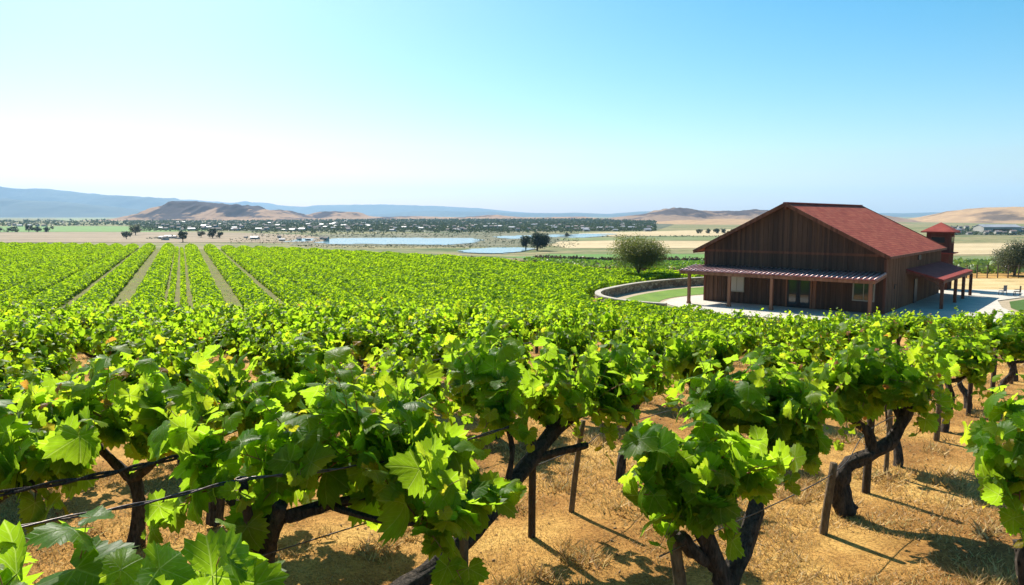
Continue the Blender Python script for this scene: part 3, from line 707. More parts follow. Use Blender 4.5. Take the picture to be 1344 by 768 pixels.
# lookout tower behind the barn
tw = empty('lookout_tower', (46.6, 80.6, ZB + 0.05), YAW)
tag(tw, 'small square red tower with pyramid roof just behind the barn', 'tower')
mb = MB(); hb = 1.12; H = 6.15
mb.box((0, 0, H / 2), (2 * hb, 2 * hb, H)); k = -hb + 0.1
m_ = MB()
while k < hb:
    m_.box((k, -hb - 0.02, H / 2), (0.06, 0.04, H - 0.05)); m_.box((hb + 0.02, k, H / 2), (0.04, 0.06, H - 0.05)); k += 0.35
REDB = board_mat('red_stained_board', [(0.25, (0.10, 0.032, 0.024)), (0.6, (0.15, 0.05, 0.035)), (0.8, (0.20, 0.07, 0.05))])
mb.build('tower_wall', REDB, tw); m_.build('tower_battens', REDB, tw)
for pos, dim in (((0, -hb - 0.03, 5.35), (1.25, 0.08, 0.6)), ((hb + 0.03, 0, 5.35), (0.08, 1.25, 0.6))):
    mb = MB(); mb.box(pos, dim); mb.build('opening', GLASS, tw)
    q = Vector(pos)
    for sg in (-1, 1): mb = MB(); mb.box(q + Vector((0, 0, sg * 0.34)) + (Vector((0, -0.03, 0)) if dim[1] < dim[0] else Vector((0.03, 0, 0))), (dim[0] + 0.1, dim[1] + 0.02, 0.08)); mb.build('opening_frame', TRIM, tw)
mb = MB(); e = hb + 0.5
for s_, z0_ in ((e, H - 0.02),):
    V = [(-s_, -s_, z0_), (s_, -s_, z0_), (s_, s_, z0_), (-s_, s_, z0_), (-s_, -s_, z0_ + 0.12), (s_, -s_, z0_ + 0.12), (s_, s_, z0_ + 0.12), (-s_, s_, z0_ + 0.12), (0, 0, z0_ + 1.1)]
    mb.add(V, [(3, 2, 1, 0), (0, 1, 5, 4), (1, 2, 6, 5), (2, 3, 7, 6), (3, 0, 4, 7), (4, 5, 8), (5, 6, 8), (6, 7, 8), (7, 4, 8)])
mb.build('pyramid_roof', SMRED, tw)
mb = MB()
for (cx, cy, dx_, dy_) in ((0, -hb - 0.25, 2 * hb + 1.0, 0.5), (hb + 0.25, 0, 0.5, 2 * hb)): mb.box((cx, cy, 3.95), (dx_, dy_, 0.1))
mb.build('skirt_roof', SMRED, tw)

# two chairs by the drive
def chair(loc, rz, label, m_):
    r = empty('garden_chair', (loc[0], loc[1], gz(loc[0], loc[1]) + 0.09), rz); tag(r, label, 'chair')
    mb = MB(); mb.box((0, 0, 0.44), (0.5, 0.5, 0.05)); mb.build('seat', m_, r)
    mb = MB()
    for k in range(5): mb.box((-0.2 + k * 0.1, 0.24, 0.72), (0.06, 0.03, 0.5))
    mb.box((0, 0.24, 0.98), (0.5, 0.04, 0.06)); mb.build('backrest', m_, r)
    for a in (-0.22, 0.22):
        for b in (-0.22, 0.22):
            mb = MB(); mb.bar((a, b, 0.42), (a * 1.15, b * 1.15, 0), 0.04); mb.build('leg', IRON, r)
        mb = MB(); mb.bar((a, -0.24, 0.64), (a, 0.24, 0.66), 0.05, 0.03); mb.build('armrest', m_, r)
m, n, p, o = mat('grey_painted_wood'); p.inputs[0].default_value = (0.10, 0.11, 0.14, 1); GREYW = m
chair((49.0, 73.4), R(200), 'dark grey slatted chair on the driveway, the left one of the two', 'x' and GREYW)
chair((49.98, 72.7), R(250), 'rusty brown slatted chair on the driveway, the right one of the two', POSTD)

# ------------------------------------------------------------------ leaves
def leaf_template(n_out, rings, var, teeth=0.07):
    r_ = np.random.default_rng(100 + var)
    phi = np.linspace(-np.pi * 0.93, np.pi * 0.93, n_out)
    lobes = [(0, 0.74, 0.62), (0.98, 0.66, 0.55), (-0.98, 0.66, 0.55), (1.95, 0.56, 0.5), (-1.95, 0.56, 0.5)]
    r = np.full(n_out, 0.44)
    for c_, L, w_ in lobes:
        L = L * (1 + 0.07 * r_.normal())
        r = np.maximum(r, L * (1 - 0.20 * np.clip(np.abs(phi - c_) / w_, 0, 1.4) ** 1.8))
    edge = np.clip((np.pi * 0.93 - np.abs(phi)) / 0.35, 0, 1); r = r * (0.45 + 0.55 * edge)
    if teeth: r = r * (1 + teeth * (np.where(np.arange(n_out) % 2 == 0, 1, -1)) + 0.02 * r_.normal(size=n_out))
    V = [(0, 0, 0)]; 
    fold = r_.uniform(-0.05, 0.30); droop = r_.uniform(0.0, 0.75); wv = r_.uniform(0.03, 0.17); ph = r_.uniform(0, 6)
    for k in range(1, rings + 1):
        s_ = (k / rings) ** 0.8
        for a, q in zip(phi, r):
            x_, y_ = math.sin(a) * q * s_, math.cos(a) * q * s_
            z_ = fold * abs(x_) - droop * (x_ * x_ + y_ * y_) + wv * math.sin(3 * a + ph) * s_ * s_ * q * 1.5 + 0.02 * math.sin(9 * a + ph) * s_ ** 3
            V.append((x_, y_, z_))
    V = np.array(V); FA = []
    for k in range(n_out - 1): FA.append((0, 1 + k + 1, 1 + k))
    for g in range(rings - 1):
        b = 1 + g * n_out; c_ = b + n_out
        for k in range(n_out - 1):
            FA.append((b + k, b + k + 1, c_ + k + 1)); FA.append((b + k, c_ + k + 1, c_ + k))
    UV = np.stack([V[:, 0] * 0.62 + 0.5, V[:, 1] * 0.62 + 0.2], 1)
    return V, np.array(FA)[:, ::-1], UV
T_HI = [leaf_template(43, 3, k) for k in range(9)]
T_MID = [leaf_template(17, 1, k, 0.10) for k in range(4)]
T_LO = [leaf_template(8, 1, k, 0.0) for k in range(4)]

def basis(N, A):
    N = N / np.linalg.norm(N, axis=1, keepdims=True)
    A = A - N * (A * N).sum(1, keepdims=True); A = A / (np.linalg.norm(A, axis=1, keepdims=True) + 1e-9)
    return np.cross(A, N), A, N
def scatter(P, N, A, size, tmpl, r_, tint):
    X_, Y_, Z_ = basis(N, A)
    var = r_.integers(0, len(tmpl), len(P))
    Vs, Fs, Us, Ts = [], [], [], []; off = 0
    for k, (tv, tf, tu) in enumerate(tmpl):
        I = np.where(var == k)[0]
        if not len(I): continue
        s_ = size[I][:, None, None]
        sq = 1 + 0.12 * r_.normal(size=(len(I), 1, 1))
        v = P[I][:, None, :] + s_ * (tv[None, :, 0:1] * sq * X_[I][:, None, :] + tv[None, :, 1:2] * Y_[I][:, None, :] + tv[None, :, 2:3] * Z_[I][:, None, :])
        Vs.append(v.reshape(-1, 3)); m_ = len(tv)
        Fs.append((tf[None] + (off + np.arange(len(I)) * m_)[:, None, None]).reshape(-1, 3)); off += m_ * len(I)
        Us.append(np.tile(tu, (len(I), 1))); Ts.append(np.repeat(tint[I], m_))
    return np.concatenate(Vs), np.concatenate(Fs), np.concatenate(Us), np.concatenate(Ts)

def make_vine(paths, spurs, seed, per_spur=6, shoot_len=(0.5, 0.85), leaf=0.13, step=0.075, tmpl=T_MID, lmat=None, spread=0.8,
              up=0.9, rough=0.32, seg=16, stems=True, origin=(0, 0, 0), bias=(0, 0, 0), drop=0.25, hangp=0.16):
    """meshes of one vine (trunk, shoots, foliage) about its own base"""
    random.seed(seed); r_ = np.random.default_rng(seed)
    tb = MB()
    for pts, ra, rb in paths:
        k = len(pts); tb.tube(pts, [0.87 * (ra + (rb - ra) * i / (k - 1)) * (1.28 if i == 0 and pts[0][2] < 0.05 else 1.0) for i in range(k)], seg, rough, 0.12, sub=5)
    cen = np.mean(np.array(spurs), 0) + np.array([0, 0, 0.25])
    st = MB(); LP, LN, LA, LS, LT = [], [], [], [], []
    for sp_ in spurs:
        for q in range(per_spur):
            az = r_.uniform(0, 2 * np.pi); el = r_.uniform(0.1, 1.0) ** 0.8
            outw = np.array(sp_) - cen; outw[2] = 0
            hang = r_.random() < hangp
            d = np.array([math.cos(az) * spread, math.sin(az) * spread, up * (0.35 + el)]) + outw * 0.8 + np.array(bias)
            tall = (not hang) and r_.random() < 0.24
            if hang: d[2] = r_.uniform(-0.15, 0.25)
            if tall: d = np.array([math.cos(az) * 0.3, math.sin(az) * 0.3, 1.25]) + outw * 0.5
            d /= np.linalg.norm(d)
            L = r_.uniform(*shoot_len) * (1.22 if tall else 1.0); p_ = np.array(sp_, float); pts = [tuple(p_)]; n_ = max(3, int(L / step)); rad_ = [0.007]
            side = r_.choice([-1, 1])
            droop = (0.02 if tall else r_.uniform(0.02, drop)) if not hang else r_.uniform(0.5, 1.1)
            for k in range(n_):
                d = d + np.array([0, 0, -droop * 0.25]) + r_.normal(0, 0.10, 3); d /= np.linalg.norm(d)
                p_ = p_ + d * step; pts.append(tuple(p_)); rad_.append(0.007 * (1 - 0.7 * (k + 1) / n_))
                out_ = p_ - cen; out_ = out_ / (np.linalg.norm(out_) + 1e-6)
                lat = np.cross(d, [0, 0, 1.0]); lat = lat / (np.linalg.norm(lat) + 1e-6) * side; side = -side
                pet = lat * 0.6 + out_ * 0.5 + np.array([0, 0, 0.35]) + r_.normal(0, 0.3, 3); pet /= np.linalg.norm(pet)
                tipf = 1 - 0.6 * max(0, (k / n_) - 0.5) / 0.5
                s_ = leaf * (0.5 + 0.85 * r_.random() ** 0.8) * tipf
                base = p_ + pet * s_ * 0.55
                LP.append(base); nn = out_ * 0.75 + np.array([0, 0, 0.6]) + r_.normal(0, 0.62, 3); LN.append(nn)
                LA.append(pet * 0.7 + out_ * 0.5 + np.array([0, 0, -0.45]) + r_.normal(0, 0.5, 3)); LS.append(s_)
                LT.append(np.clip(0.42 + 0.16 * r_.normal() + (0.22 if k > n_ * 0.75 else 0), 0, 0.86))
                if k >= n_ - 2 and r_.random() < (0.3 if tmpl is T_HI else 0.12): LT[-1] = 1.0; LS[-1] = leaf * 0.34
                if stems: st.tube([tuple(p_), tuple(base)], [0.0035, 0.0022], 3)
            if stems: st.tube(pts, rad_, 4)
    V, FA, UV, TT = scatter(np.array(LP), np.array(LN), np.array(LA), np.array(LS) * 1.35, tmpl, r_, np.array(LT))
    return tb, st, (V, FA, UV, TT)
def vine_object(loc, parts, lmat, label, group=None, uvs=False, rz=0.0, bark=None):
    tb, st, (V, FA, UV, TT) = parts
    r = empty('grape_vine', loc, rz); tag(r, label, 'grape vine', group)
    tb.build('trunk', bark or BARK, r)
    if st.v: st.build('shoots', STEM, r)
    np_mesh('foliage', V, FA, lmat, r, UV if uvs else None, TT, smooth=True)
    return r

def auto_paths(seed, h=0.85, lean=0.15, arm=0.42, r0=0.075, narm=3):
    rr = random.Random(seed)
    a = rr.uniform(0, 6.28); hx, hy = math.cos(a) * lean, math.sin(a) * lean
    kx, ky = rr.uniform(-0.09, 0.09), rr.uniform(-0.09, 0.09)
    trunk = [(0, 0, -0.12), (kx * 0.4, ky * 0.4, h * 0.28), (hx * 0.5 + kx, hy * 0.5 + ky, h * 0.6), (hx, hy, h)]
    paths = [(trunk, r0 * 1.15, r0 * 0.85)]; spurs = []
    a0 = rr.uniform(0, 6.28)
    for k in range(narm):
        b = a0 + k * 6.283 / narm + rr.uniform(-0.3, 0.3); l = arm * rr.uniform(0.75, 1.15)
        e = (hx + math.cos(b) * l, hy + math.sin(b) * l, h + rr.uniform(0.10, 0.26))
        mid_ = (hx + math.cos(b) * l * 0.5, hy + math.sin(b) * l * 0.5, h + rr.uniform(-0.04, 0.06))
        paths.append(([(hx, hy, h - 0.07), mid_, e], r0 * 0.75, r0 * 0.42)); spurs.append(e); spurs.append(tuple((np.array(mid_) + np.array(e)) / 2 + np.array([0, 0, 0.06])))
    spurs.append((hx, hy, h + 0.08))
    return paths, spurs

# ---- hero vines, written out one by one (coordinates relative to the vine's base)
def rel(base, pts): return [(a - base[0], b - base[1], c - base[2]) for a, b, c in pts]
def hero(base, paths, spurs, label, seed, **kw):
    bz = gz(*base); B = (base[0], base[1], bz)
    P = [(rel(B, pts), ra, rb) for pts, ra, rb in paths]
    # spur points sit on the ends of the arms
    SP = rel(B, spurs)
    hi = kw.pop('hi', True)
    parts = make_vine(P, SP, seed, tmpl=T_HI if hi else T_MID, **kw)
    return vine_object(B, parts, LEAF_H if hi else LEAF_M, label, uvs=hi)

# near-left bottom corner
hero((-1.95, 3.0), [([(-1.95, 3.0, -0.1), (-2.0, 3.05, 0.5), (-1.85, 3.0, 1.0)], 0.07, 0.055), ([(-1.85, 3.0, 0.95), (-1.55, 2.95, 1.05), (-1.3, 2.95, 1.15)], 0.05, 0.03), ([(-1.85, 3.0, 0.95), (-2.2, 3.0, 1.1), (-2.5, 3.05, 1.15)], 0.05, 0.03)],
     [(-1.3, 2.95, 1.12), (-1.6, 2.97, 1.04), (-1.9, 3.0, 1.0), (-2.5, 3.05, 1.08), (-2.2, 3.0, 1.05), (-1.55, 2.8, 0.98), (-1.9, 2.8, 1.0), (-1.15, 2.85, 1.05), (-2.25, 2.85, 1.0)],
     'nearest grape vine in the bottom left corner, only its big bright leaves showing', 21, leaf=0.185, step=0.09, per_spur=8, shoot_len=(0.3, 0.65), drop=0.5, spread=1.0, up=0.7)
# vine on the tied stake, left centre
hero((-1.75, 5.35), [([(-1.75, 5.35, -0.1), (-1.85, 5.3, 0.35), (-1.72, 5.1, 0.75), (-1.62, 5.0, 0.98)], 0.085, 0.06), ([(-1.65, 5.1, 0.85), (-1.35, 5.25, 0.88), (-1.0, 5.3, 0.95), (-0.75, 5.35, 0.98)], 0.055, 0.03), ([(-1.7, 5.1, 0.8), (-2.0, 5.2, 0.9), (-2.15, 5.3, 1.0)], 0.05, 0.03), ([(-1.35, 5.25, 0.88), (-1.0, 5.1, 0.84), (-0.65, 5.0, 0.84)], 0.03, 0.02)],
     [(-1.0, 5.3, 1.0), (-1.2, 5.4, 1.1), (-1.45, 5.35, 1.05), (-1.62, 5.3, 1.1), (-0.75, 5.4, 1.02), (-2.15, 5.3, 1.0), (-0.65, 5.0, 0.85)],
     'grape vine with very large leaves growing round the leaning stake at left of centre', 22, leaf=0.165, step=0.088, per_spur=8, shoot_len=(0.35, 0.81), drop=0.55)
# long leaning trunk in the centre
hero((-0.95, 5.55), [([(-1.15, 5.4, -0.08), (-0.75, 5.65, 0.10), (-0.30, 6.05, 0.36), (0.12, 6.55, 0.72), (0.42, 6.9, 0.98), (0.72, 7.15, 1.10)], 0.10, 0.065),
                     ([(-0.05, 6.35, 0.58), (0.0, 6.4, 0.95), (-0.10, 6.45, 1.25)], 0.035, 0.018), ([(0.15, 6.6, 0.75), (0.45, 6.75, 0.80), (0.72, 6.8, 0.84)], 0.05, 0.032),
                     ([(0.4, 6.9, 0.95), (0.15, 6.95, 1.15), (-0.3, 6.9, 1.2)], 0.045, 0.03)],
     [(0.78, 7.15, 1.15), (0.5, 6.95, 1.12), (0.2, 6.95, 1.2), (-0.1, 6.5, 1.25), (-0.3, 6.85, 1.22), (-0.75, 6.55, 1.12), (0.95, 7.2, 1.15)],
     'grape vine with a long dark trunk leaning steeply to the right in the centre foreground', 23, leaf=0.128, step=0.075, per_spur=10, shoot_len=(0.4, 0.78), drop=0.3)
# the pair in front of the barn's line of sight, right of centre
hero((1.5, 5.2), [([(1.5, 5.2, -0.1), (1.56, 5.2, 0.3), (1.45, 5.15, 0.55), (1.33, 5.1, 0.85)], 0.095, 0.06), ([(1.42, 5.15, 0.5), (1.28, 5.1, 0.62), (1.2, 5.08, 0.72)], 0.06, 0.06), ([(1.35, 5.1, 0.8), (1.2, 5.1, 1.0), (1.1, 5.1, 1.15)], 0.045, 0.03), ([(1.35, 5.1, 0.8), (1.55, 5.15, 0.95), (1.62, 5.2, 1.1)], 0.045, 0.03)],
     [(1.1, 5.1, 1.12), (1.25, 5.1, 0.95), (1.62, 5.2, 1.1), (1.4, 5.1, 1.15), (1.35, 5.0, 0.95)],
     'grape vine right of centre, big leaves hanging low before its forked trunk', 24, leaf=0.150, step=0.085, per_spur=9, shoot_len=(0.26, 0.50), drop=0.35, spread=0.5, hangp=0.34)
hero((1.72, 5.75), [([(1.72, 5.75, -0.1), (1.85, 5.8, 0.2), (2.02, 5.95, 0.48), (2.10, 6.1, 0.72), (2.2, 6.3, 0.95)], 0.095, 0.07), ([(2.05, 6.0, 0.6), (2.25, 6.15, 0.85), (2.45, 6.25, 1.05)], 0.05, 0.035), ([(2.15, 6.2, 0.85), (2.0, 6.35, 1.05), (1.9, 6.45, 1.15)], 0.05, 0.03)],
     [(2.45, 6.25, 1.08), (2.2, 6.3, 1.1), (1.9, 6.45, 1.15), (2.05, 6.3, 1.2), (2.35, 6.5, 1.15)],
     'grape vine with a thick curving trunk just behind the low-hanging one', 25, leaf=0.128, step=0.07, per_spur=9, shoot_len=(0.35, 0.65), drop=0.35, spread=0.65)
# the S-shaped vine beside the short stake
hero((3.52, 7.5), [([(3.52, 7.5, -0.1), (3.45, 7.5, 0.18), (3.50, 7.5, 0.40), (3.72, 7.5, 0.52), (3.98, 7.55, 0.66), (4.15, 7.6, 0.95), (4.2, 7.6, 1.1)], 0.10, 0.06), ([(3.78, 7.5, 0.54), (3.70, 7.5, 0.75), (3.52, 7.5, 0.92), (3.42, 7.5, 1.08)], 0.065, 0.045), ([(4.1, 7.6, 0.85), (4.0, 7.65, 1.05), (3.85, 7.7, 1.2)], 0.04, 0.03)],
     [(4.2, 7.6, 1.15), (3.42, 7.5, 1.12), (3.85, 7.7, 1.2), (3.65, 7.55, 1.2), (4.05, 7.5, 1.2), (3.85, 7.4, 1.12)],
     'grape vine with an S-shaped forked trunk behind the short leaning stake', 26, leaf=0.105, step=0.06, per_spur=11, shoot_len=(0.4, 0.71), drop=0.3, spread=0.75)
# right frame edge
hero((3.98, 5.3), [([(3.98, 5.3, -0.1), (3.92, 5.3, 0.35), (3.98, 5.32, 0.7), (4.05, 5.3, 1.0)], 0.10, 0.07), ([(3.95, 5.3, 0.1), (3.80, 5.22, 0.35), (3.74, 5.2, 0.62)], 0.07, 0.06), ([(4.0, 5.3, 0.9), (3.85, 5.3, 1.1), (3.75, 5.3, 1.2)], 0.045, 0.03), ([(4.0, 5.3, 0.9), (4.3, 5.3, 1.1), (4.4, 5.3, 1.2)], 0.05, 0.03)],
     [(3.72, 5.3, 1.2), (3.9, 5.3, 1.15), (4.1, 5.3, 1.1), (4.4, 5.3, 1.2), (3.8, 5.25, 1.05)],
     'grape vine with a sawn-off stump on its trunk, cut by the right picture edge', 27, leaf=0.153, step=0.08, per_spur=10, shoot_len=(0.3, 0.67), drop=0.4)
# second row, left
hero((-3.55, 6.7), [([(-3.55, 6.7, -0.1), (-3.5, 6.7, 0.35), (-3.55, 6.7, 0.6)], 0.075, 0.06), ([(-3.55, 6.7, 0.55), (-3.3, 6.6, 0.75), (-3.1, 6.5, 1.05)], 0.055, 0.035), ([(-3.55, 6.7, 0.55), (-3.8, 6.7, 0.8), (-4.0, 6.65, 1.05)], 0.055, 0.035)],
     [(-3.1, 6.5, 1.1), (-3.3, 6.4, 1.05), (-3.6, 6.5, 1.15), (-4.0, 6.6, 1.1), (-2.9, 6.4, 1.1), (-3.8, 6.3, 1.1)],
     'grape vine with a Y-shaped trunk and very large leaves at the far left', 28, leaf=0.155, step=0.08, per_spur=8, shoot_len=(0.35, 0.70), drop=0.5)
hero((-3.0, 7.2), [([(-3.0, 7.2, -0.1), (-2.98, 7.2, 0.4), (-3.0, 7.15, 0.85)], 0.075, 0.07), ([(-3.0, 7.15, 0.8), (-2.6, 7.2, 0.95), (-2.2, 7.4, 1.0)], 0.05, 0.035)],
     [(-2.2, 7.4, 1.05), (-2.5, 7.2, 1.05), (-2.8, 7.2, 1.05), (-1.9, 7.5, 1.05)],
     'grape vine with a straight dark trunk between the Y-shaped one and the tied stake', 29, leaf=0.142, step=0.075, per_spur=10, shoot_len=(0.35, 0.65), drop=0.4)

hero((-4.25, 5.75), [([(-4.25, 5.75, -0.1), (-4.3, 5.75, 0.4), (-4.2, 5.7, 0.75)], 0.075, 0.06), ([(-4.2, 5.7, 0.7), (-3.95, 5.6, 0.85), (-3.7, 5.55, 0.95)], 0.055, 0.035), ([(-4.2, 5.7, 0.7), (-4.5, 5.65, 0.85), (-4.7, 5.6, 0.95)], 0.055, 0.035)],
     [(-3.7, 5.55, 1.0), (-3.95, 5.6, 0.95), (-4.2, 5.6, 1.0), (-4.7, 5.6, 1.0), (-4.4, 5.55, 1.0)],
     'large-leaved grape vine cut by the left edge of the picture above the wires', 35, leaf=0.17, step=0.085, per_spur=9, shoot_len=(0.3, 0.65), drop=0.5)

# ---- the rest of the hillside, copies of a few individually shaped vines
protos_mid, protos_far, protos_high = [], [], []
for k in range(4):
    pa, sp = auto_paths(140 + k, h=0.86, lean=0.16, arm=0.30, r0=0.055, narm=3)
    protos_high.append(make_vine(pa, sp, 160 + k, per_spur=9, shoot_len=(0.3, 0.60), leaf=0.10, step=0.058, drop=0.2, tmpl=T_MID, spread=0.42, up=1.25, hangp=0.1, rough=0.3, seg=12))
for k in range(5):
    pa, sp = auto_paths(40 + k, h=0.66 + 0.05 * (k % 3), lean=0.14, arm=0.36, r0=0.07, narm=3 + (k % 2))
    protos_mid.append(make_vine(pa, sp, 60 + k, per_spur=9, shoot_len=(0.34, 0.74), leaf=0.105, step=0.06, drop=0.3, tmpl=T_MID, stems=(k < 5), spread=0.52, up=1.35, hangp=0.18, rough=0.3, seg=12))
for k in range(5):
    pa, sp = auto_paths(50 + k, h=0.66, lean=0.14, arm=0.45, r0=0.07, narm=3)
    protos_far.append(make_vine(pa, sp, 80 + k, per_spur=8, shoot_len=(0.34, 0.76), leaf=0.105, step=0.064, drop=0.6, tmpl=T_LO, stems=False, seg=6, spread=0.6, up=1.3))
made = {}
def place_vine(kind, k, x, y, label, group, sc=1.0):
    key = (kind, k); B = (x, y, gz(x, y))
    if key not in made:
        made[key] = vine_object(B, {'m': protos_mid, 'f': protos_far, 'h': protos_high}[kind][k], LEAF_M, label, group, rz=random.random() * 6.28)
        r = made[key]
    else:
        src = made[key]; r = src.copy(); COL.objects.link(r)
        for ch in src.children:
            c_ = ch.copy(); COL.objects.link(c_); c_.parent = r
        r.location = B; r.rotation_euler = (0, 0, random.random() * 6.28)
        r['label'] = label; r['group'] = group
    r.scale = (sc * random.uniform(0.94, 1.08), sc * random.uniform(0.94, 1.08), sc * random.uniform(0.92, 1.08))
    if x > 0.5 and kind != 'h': r.scale.x *= 0.80; r.scale.y *= 0.80
    if x > 2.5 and y > 11: r.scale.z *= 0.86 if y < 17 else 0.80
    return r
D_ = np.array([math.sin(R(41.6)), math.cos(R(41.6))]); N_ = np.array([D_[1], -D_[0]])
random.seed(5)
heroes = [(-4.2, 5.7), (-1.95, 3.0), (-1.5, 5.0), (0.1, 6.8), (1.35, 5.1), (2.15, 6.2), (3.8, 7.5), (4.0, 5.3), (-3.5, 6.6), (-2.6, 7.2)]
ROWS = [(0.45, (5.55, 7.1), 'row at the right edge of the picture'),
        (-2.35, (5.15, 9.35), 'row to the right of the centre, running past the stakes'),
        (-4.73, (1.64, 8.97), 'row left of the stakes')]
def row_words(q):
    if q == 0: return 'leafy grape vine in the row along the right edge of the picture', 'vines of the right edge row'
    if q == 1: return 'leafy grape vine in the long row of trunks running away up to the right edge', 'vines of the row running to the right edge'
    if q == 2: return 'leafy grape vine in the row just left of the open soil strip', 'vines of the row left of the open soil'
    return None
count = 0
vines_at = []
for q in range(0, 19):
    off = 1.7 if q == 0 else -2.35 - (q - 1) * 2.42
    for s in np.arange(-12, 62, 1.95 if q > 2 else 2.3):
        ss = s + (q * 0.77 % 2.4)
        if q == 1: ss = s + 1.62
        if q == 2: ss = s + 0.85
        p_ = D_ * ss + N_ * off
        x, y = float(p_[0] + random.uniform(-0.15, 0.15)), float(p_[1] + random.uniform(-0.15, 0.15))
        if y < 1.6 or y > (34.0 if x < 3 else 27.5): continue
        if min(math.hypot(x - a, y - b) for a, b in heroes) < 1.25: continue
        if q == 0 and y < 5: continue
        if q == 1 and y < 8.6: continue
        if q == 2 and y < 8.0: continue
        if math.hypot(x, y) < 3.3: continue
        pxv = x / (y + 0.3)
        if pxv < -0.80 or pxv > 0.80: continue
        if abs(x) > 26: continue
        if q > 2 and x > 0.5 and random.random() < 0.14: continue
        vines_at.append((q, x, y))
        count += 1
vines_at.sort(key=lambda t: t[2])
uniq_txt = {}
for q, x, y in vines_at:
    d = math.hypot(x, y)
    kind = 'm' if d < 17 else 'f'
    if q <= 2: lab, grp = row_words(q)
    elif y < 12: lab, grp = 'leafy grape vine in the near left part of the hillside vineyard, behind the large-leaved ones', 'near left hillside vines'
    elif y < 22: lab, grp = 'bushy grape vine in the middle rows of the hillside vineyard', 'middle hillside vines'
    else: lab, grp = 'small-looking grape vine in the far rows of the hillside, before the striped field', 'far hillside vines'
    if q in (1, 2) and d < 24: kind = 'h'
    place_vine(kind, random.randrange(4 if kind == 'h' else 5), x, y, lab, grp, (1.06 if q == 1 else 1.0) if kind == 'h' else (1.0 if d < 16 else 1.02))
print('vines', count)

# ------------------------------------------------------------------ posts and wires
def post(base, top, r, material, label, group=None, capped=False):
    bz = gz(*base); B = Vector((base[0], base[1], bz))
    mb = MB(); T = Vector(top) - B
    mb.tube([(0, 0, -0.15), tuple(T * 0.33), tuple(T * 0.66), tuple(T)], [r * 1.05, r, r * 0.98, r * 0.92], 8, 0.12, 0.02, sub=2)
    o = mb.build('vineyard_post', material); o.location = B; return tag(o, label, 'post', group)
post((3.06, 7.0), (3.14, 7.0, 0.60), 0.040, POSTW, 'short weathered stake leaning right on the open soil, before the S-shaped vine')
post((-0.38, 5.55), (-0.37, 5.5, 0.96), 0.035, POSTW, 'tan wooden stake at the bottom centre beside the long leaning trunk')
post((0.19, 6.9), (0.2, 6.9, 0.95), 0.036, POSTD, 'dark stake standing just behind the long leaning trunk')
post((0.62, 7.6), (0.75, 7.62, 0.85), 0.030, POSTW, 'thin tan stake leaning right, behind the end of the leaning trunk')
sk = post((-1.88, 5.35), (-1.84, 4.88, 1.2), 0.038, POSTD, 'dark leaning stake with a wire tied over its top, left of centre')
post((1.30, 5.25), (1.18, 5.2, 0.72), 0.05, POSTW, 'thick rough stake under the low-hanging leaves right of centre')
post((4.06, 8.2), (4.08, 8.2, 0.85), 0.045, POSTD, 'dark round stake directly behind the S-shaped vine')
post((4.62, 8.85), (4.63, 8.85, 0.7), 0.028, POSTW, 'thin tan stake between the S-shaped vine and the next trunk')
for k in range(11):
    s = 12.0 + k * 2.3
    p_ = D_ * s - N_ * 2.35
    x, y = float(p_[0]), float(p_[1])
    if y > 33: break
    z0_ = gz(x, y)
    post((x, y), (x + random.uniform(-.03, .03), y, z0_ + 0.95), 0.04, POSTD if k % 3 else POSTW, 'wooden post between trunks of the long row running to the right edge', 'posts of the row running to the right edge')
for k in range(4):
    p_ = D_ * (9.8 + k * 4.84) - N_ * 4.73
    x, y = float(p_[0]), float(p_[1]); z0_ = gz(x, y)
    post((x, y), (x + random.uniform(-.05, .05), y, z0_ + 0.95), 0.036, POSTD, 'dark post in the row just left of the open soil strip', 'posts of the row left of the open soil')
def wire(pts, r, label, material=WIRE, strands=1):
    mb = MB()
    P = [Vector(q) for q in smooth3(pts, 8)]
    if strands == 1: mb.tube(P, [r] * len(P), 6, 0.15)
    else:
        for s_ in range(strands):
            Q = [q + Vector((math.cos(i * 0.9 + s_ * 6.28 / strands), 0.0, math.sin(i * 0.9 + s_ * 6.28 / strands))) * r * 0.9 for i, q in enumerate(P)]
            mb.tube(Q, [r * 0.75] * len(Q), 5, 0.2)
    o = mb.build('trellis_wire', material); return tag(o, label, 'wire')
def smooth3(P, k):
    P = np.array(P, float); out = []
    for i in range(len(P) - 1):
        p0, p1, p2, p3 = P[max(i - 1, 0)], P[i], P[i + 1], P[min(i + 2, len(P) - 1)]
        for t in np.arange(k) / k: out.append(tuple(0.5 * (2 * p1 + (p2 - p0) * t + (2 * p0 - 5 * p1 + 4 * p2 - p3) * t * t + (3 * p1 - p0 - 3 * p2 + p3) * t ** 3)))
    out.append(tuple(P[-1])); return out
wire([(-5.1, 1.35, 1.45), (-3.6, 2.95, 1.33), (-2.77, 3.85, 1.30), (-2.25, 4.42, 1.235), (-1.84, 4.88, 1.21), (-1.35, 4.98, 1.23), (-0.75, 5.35, 1.22), (-0.1, 6.1, 1.20), (0.10, 6.35, 1.19)], 0.0085, 'twisted wire tied to the leaning stake, running across the left foreground', strands=2)
wire([(-6.5, 2.3, 1.10), (-4.4, 4.2, 1.08), (-3.58, 5.02, 1.06), (-3.1, 5.55, 1.02), (-2.7, 6.0, 1.02), (-2.3, 6.5, 1.0)], 0.016, 'thick dark twisted cane trained along the wire at the left edge', BARK, 2)
wire([(-7.5, 3.2, 1.02), (-4.5, 7.0, 1.0), (-2.0, 9.2, 1.0), (1.5, 13.2, 0.9), (6, 18.3, 0.5)], 0.007, 'thin wire stretched through the second row of vines at left')
wire([(-1.85, 4.9, 0.62), (-0.37, 6.3, 0.60), (0.7, 7.6, 0.55), (1.64, 8.97, 0.5), (6.5, 14.4, 0.1)], 0.005, 'thin low wire passing behind the long leaning trunk')
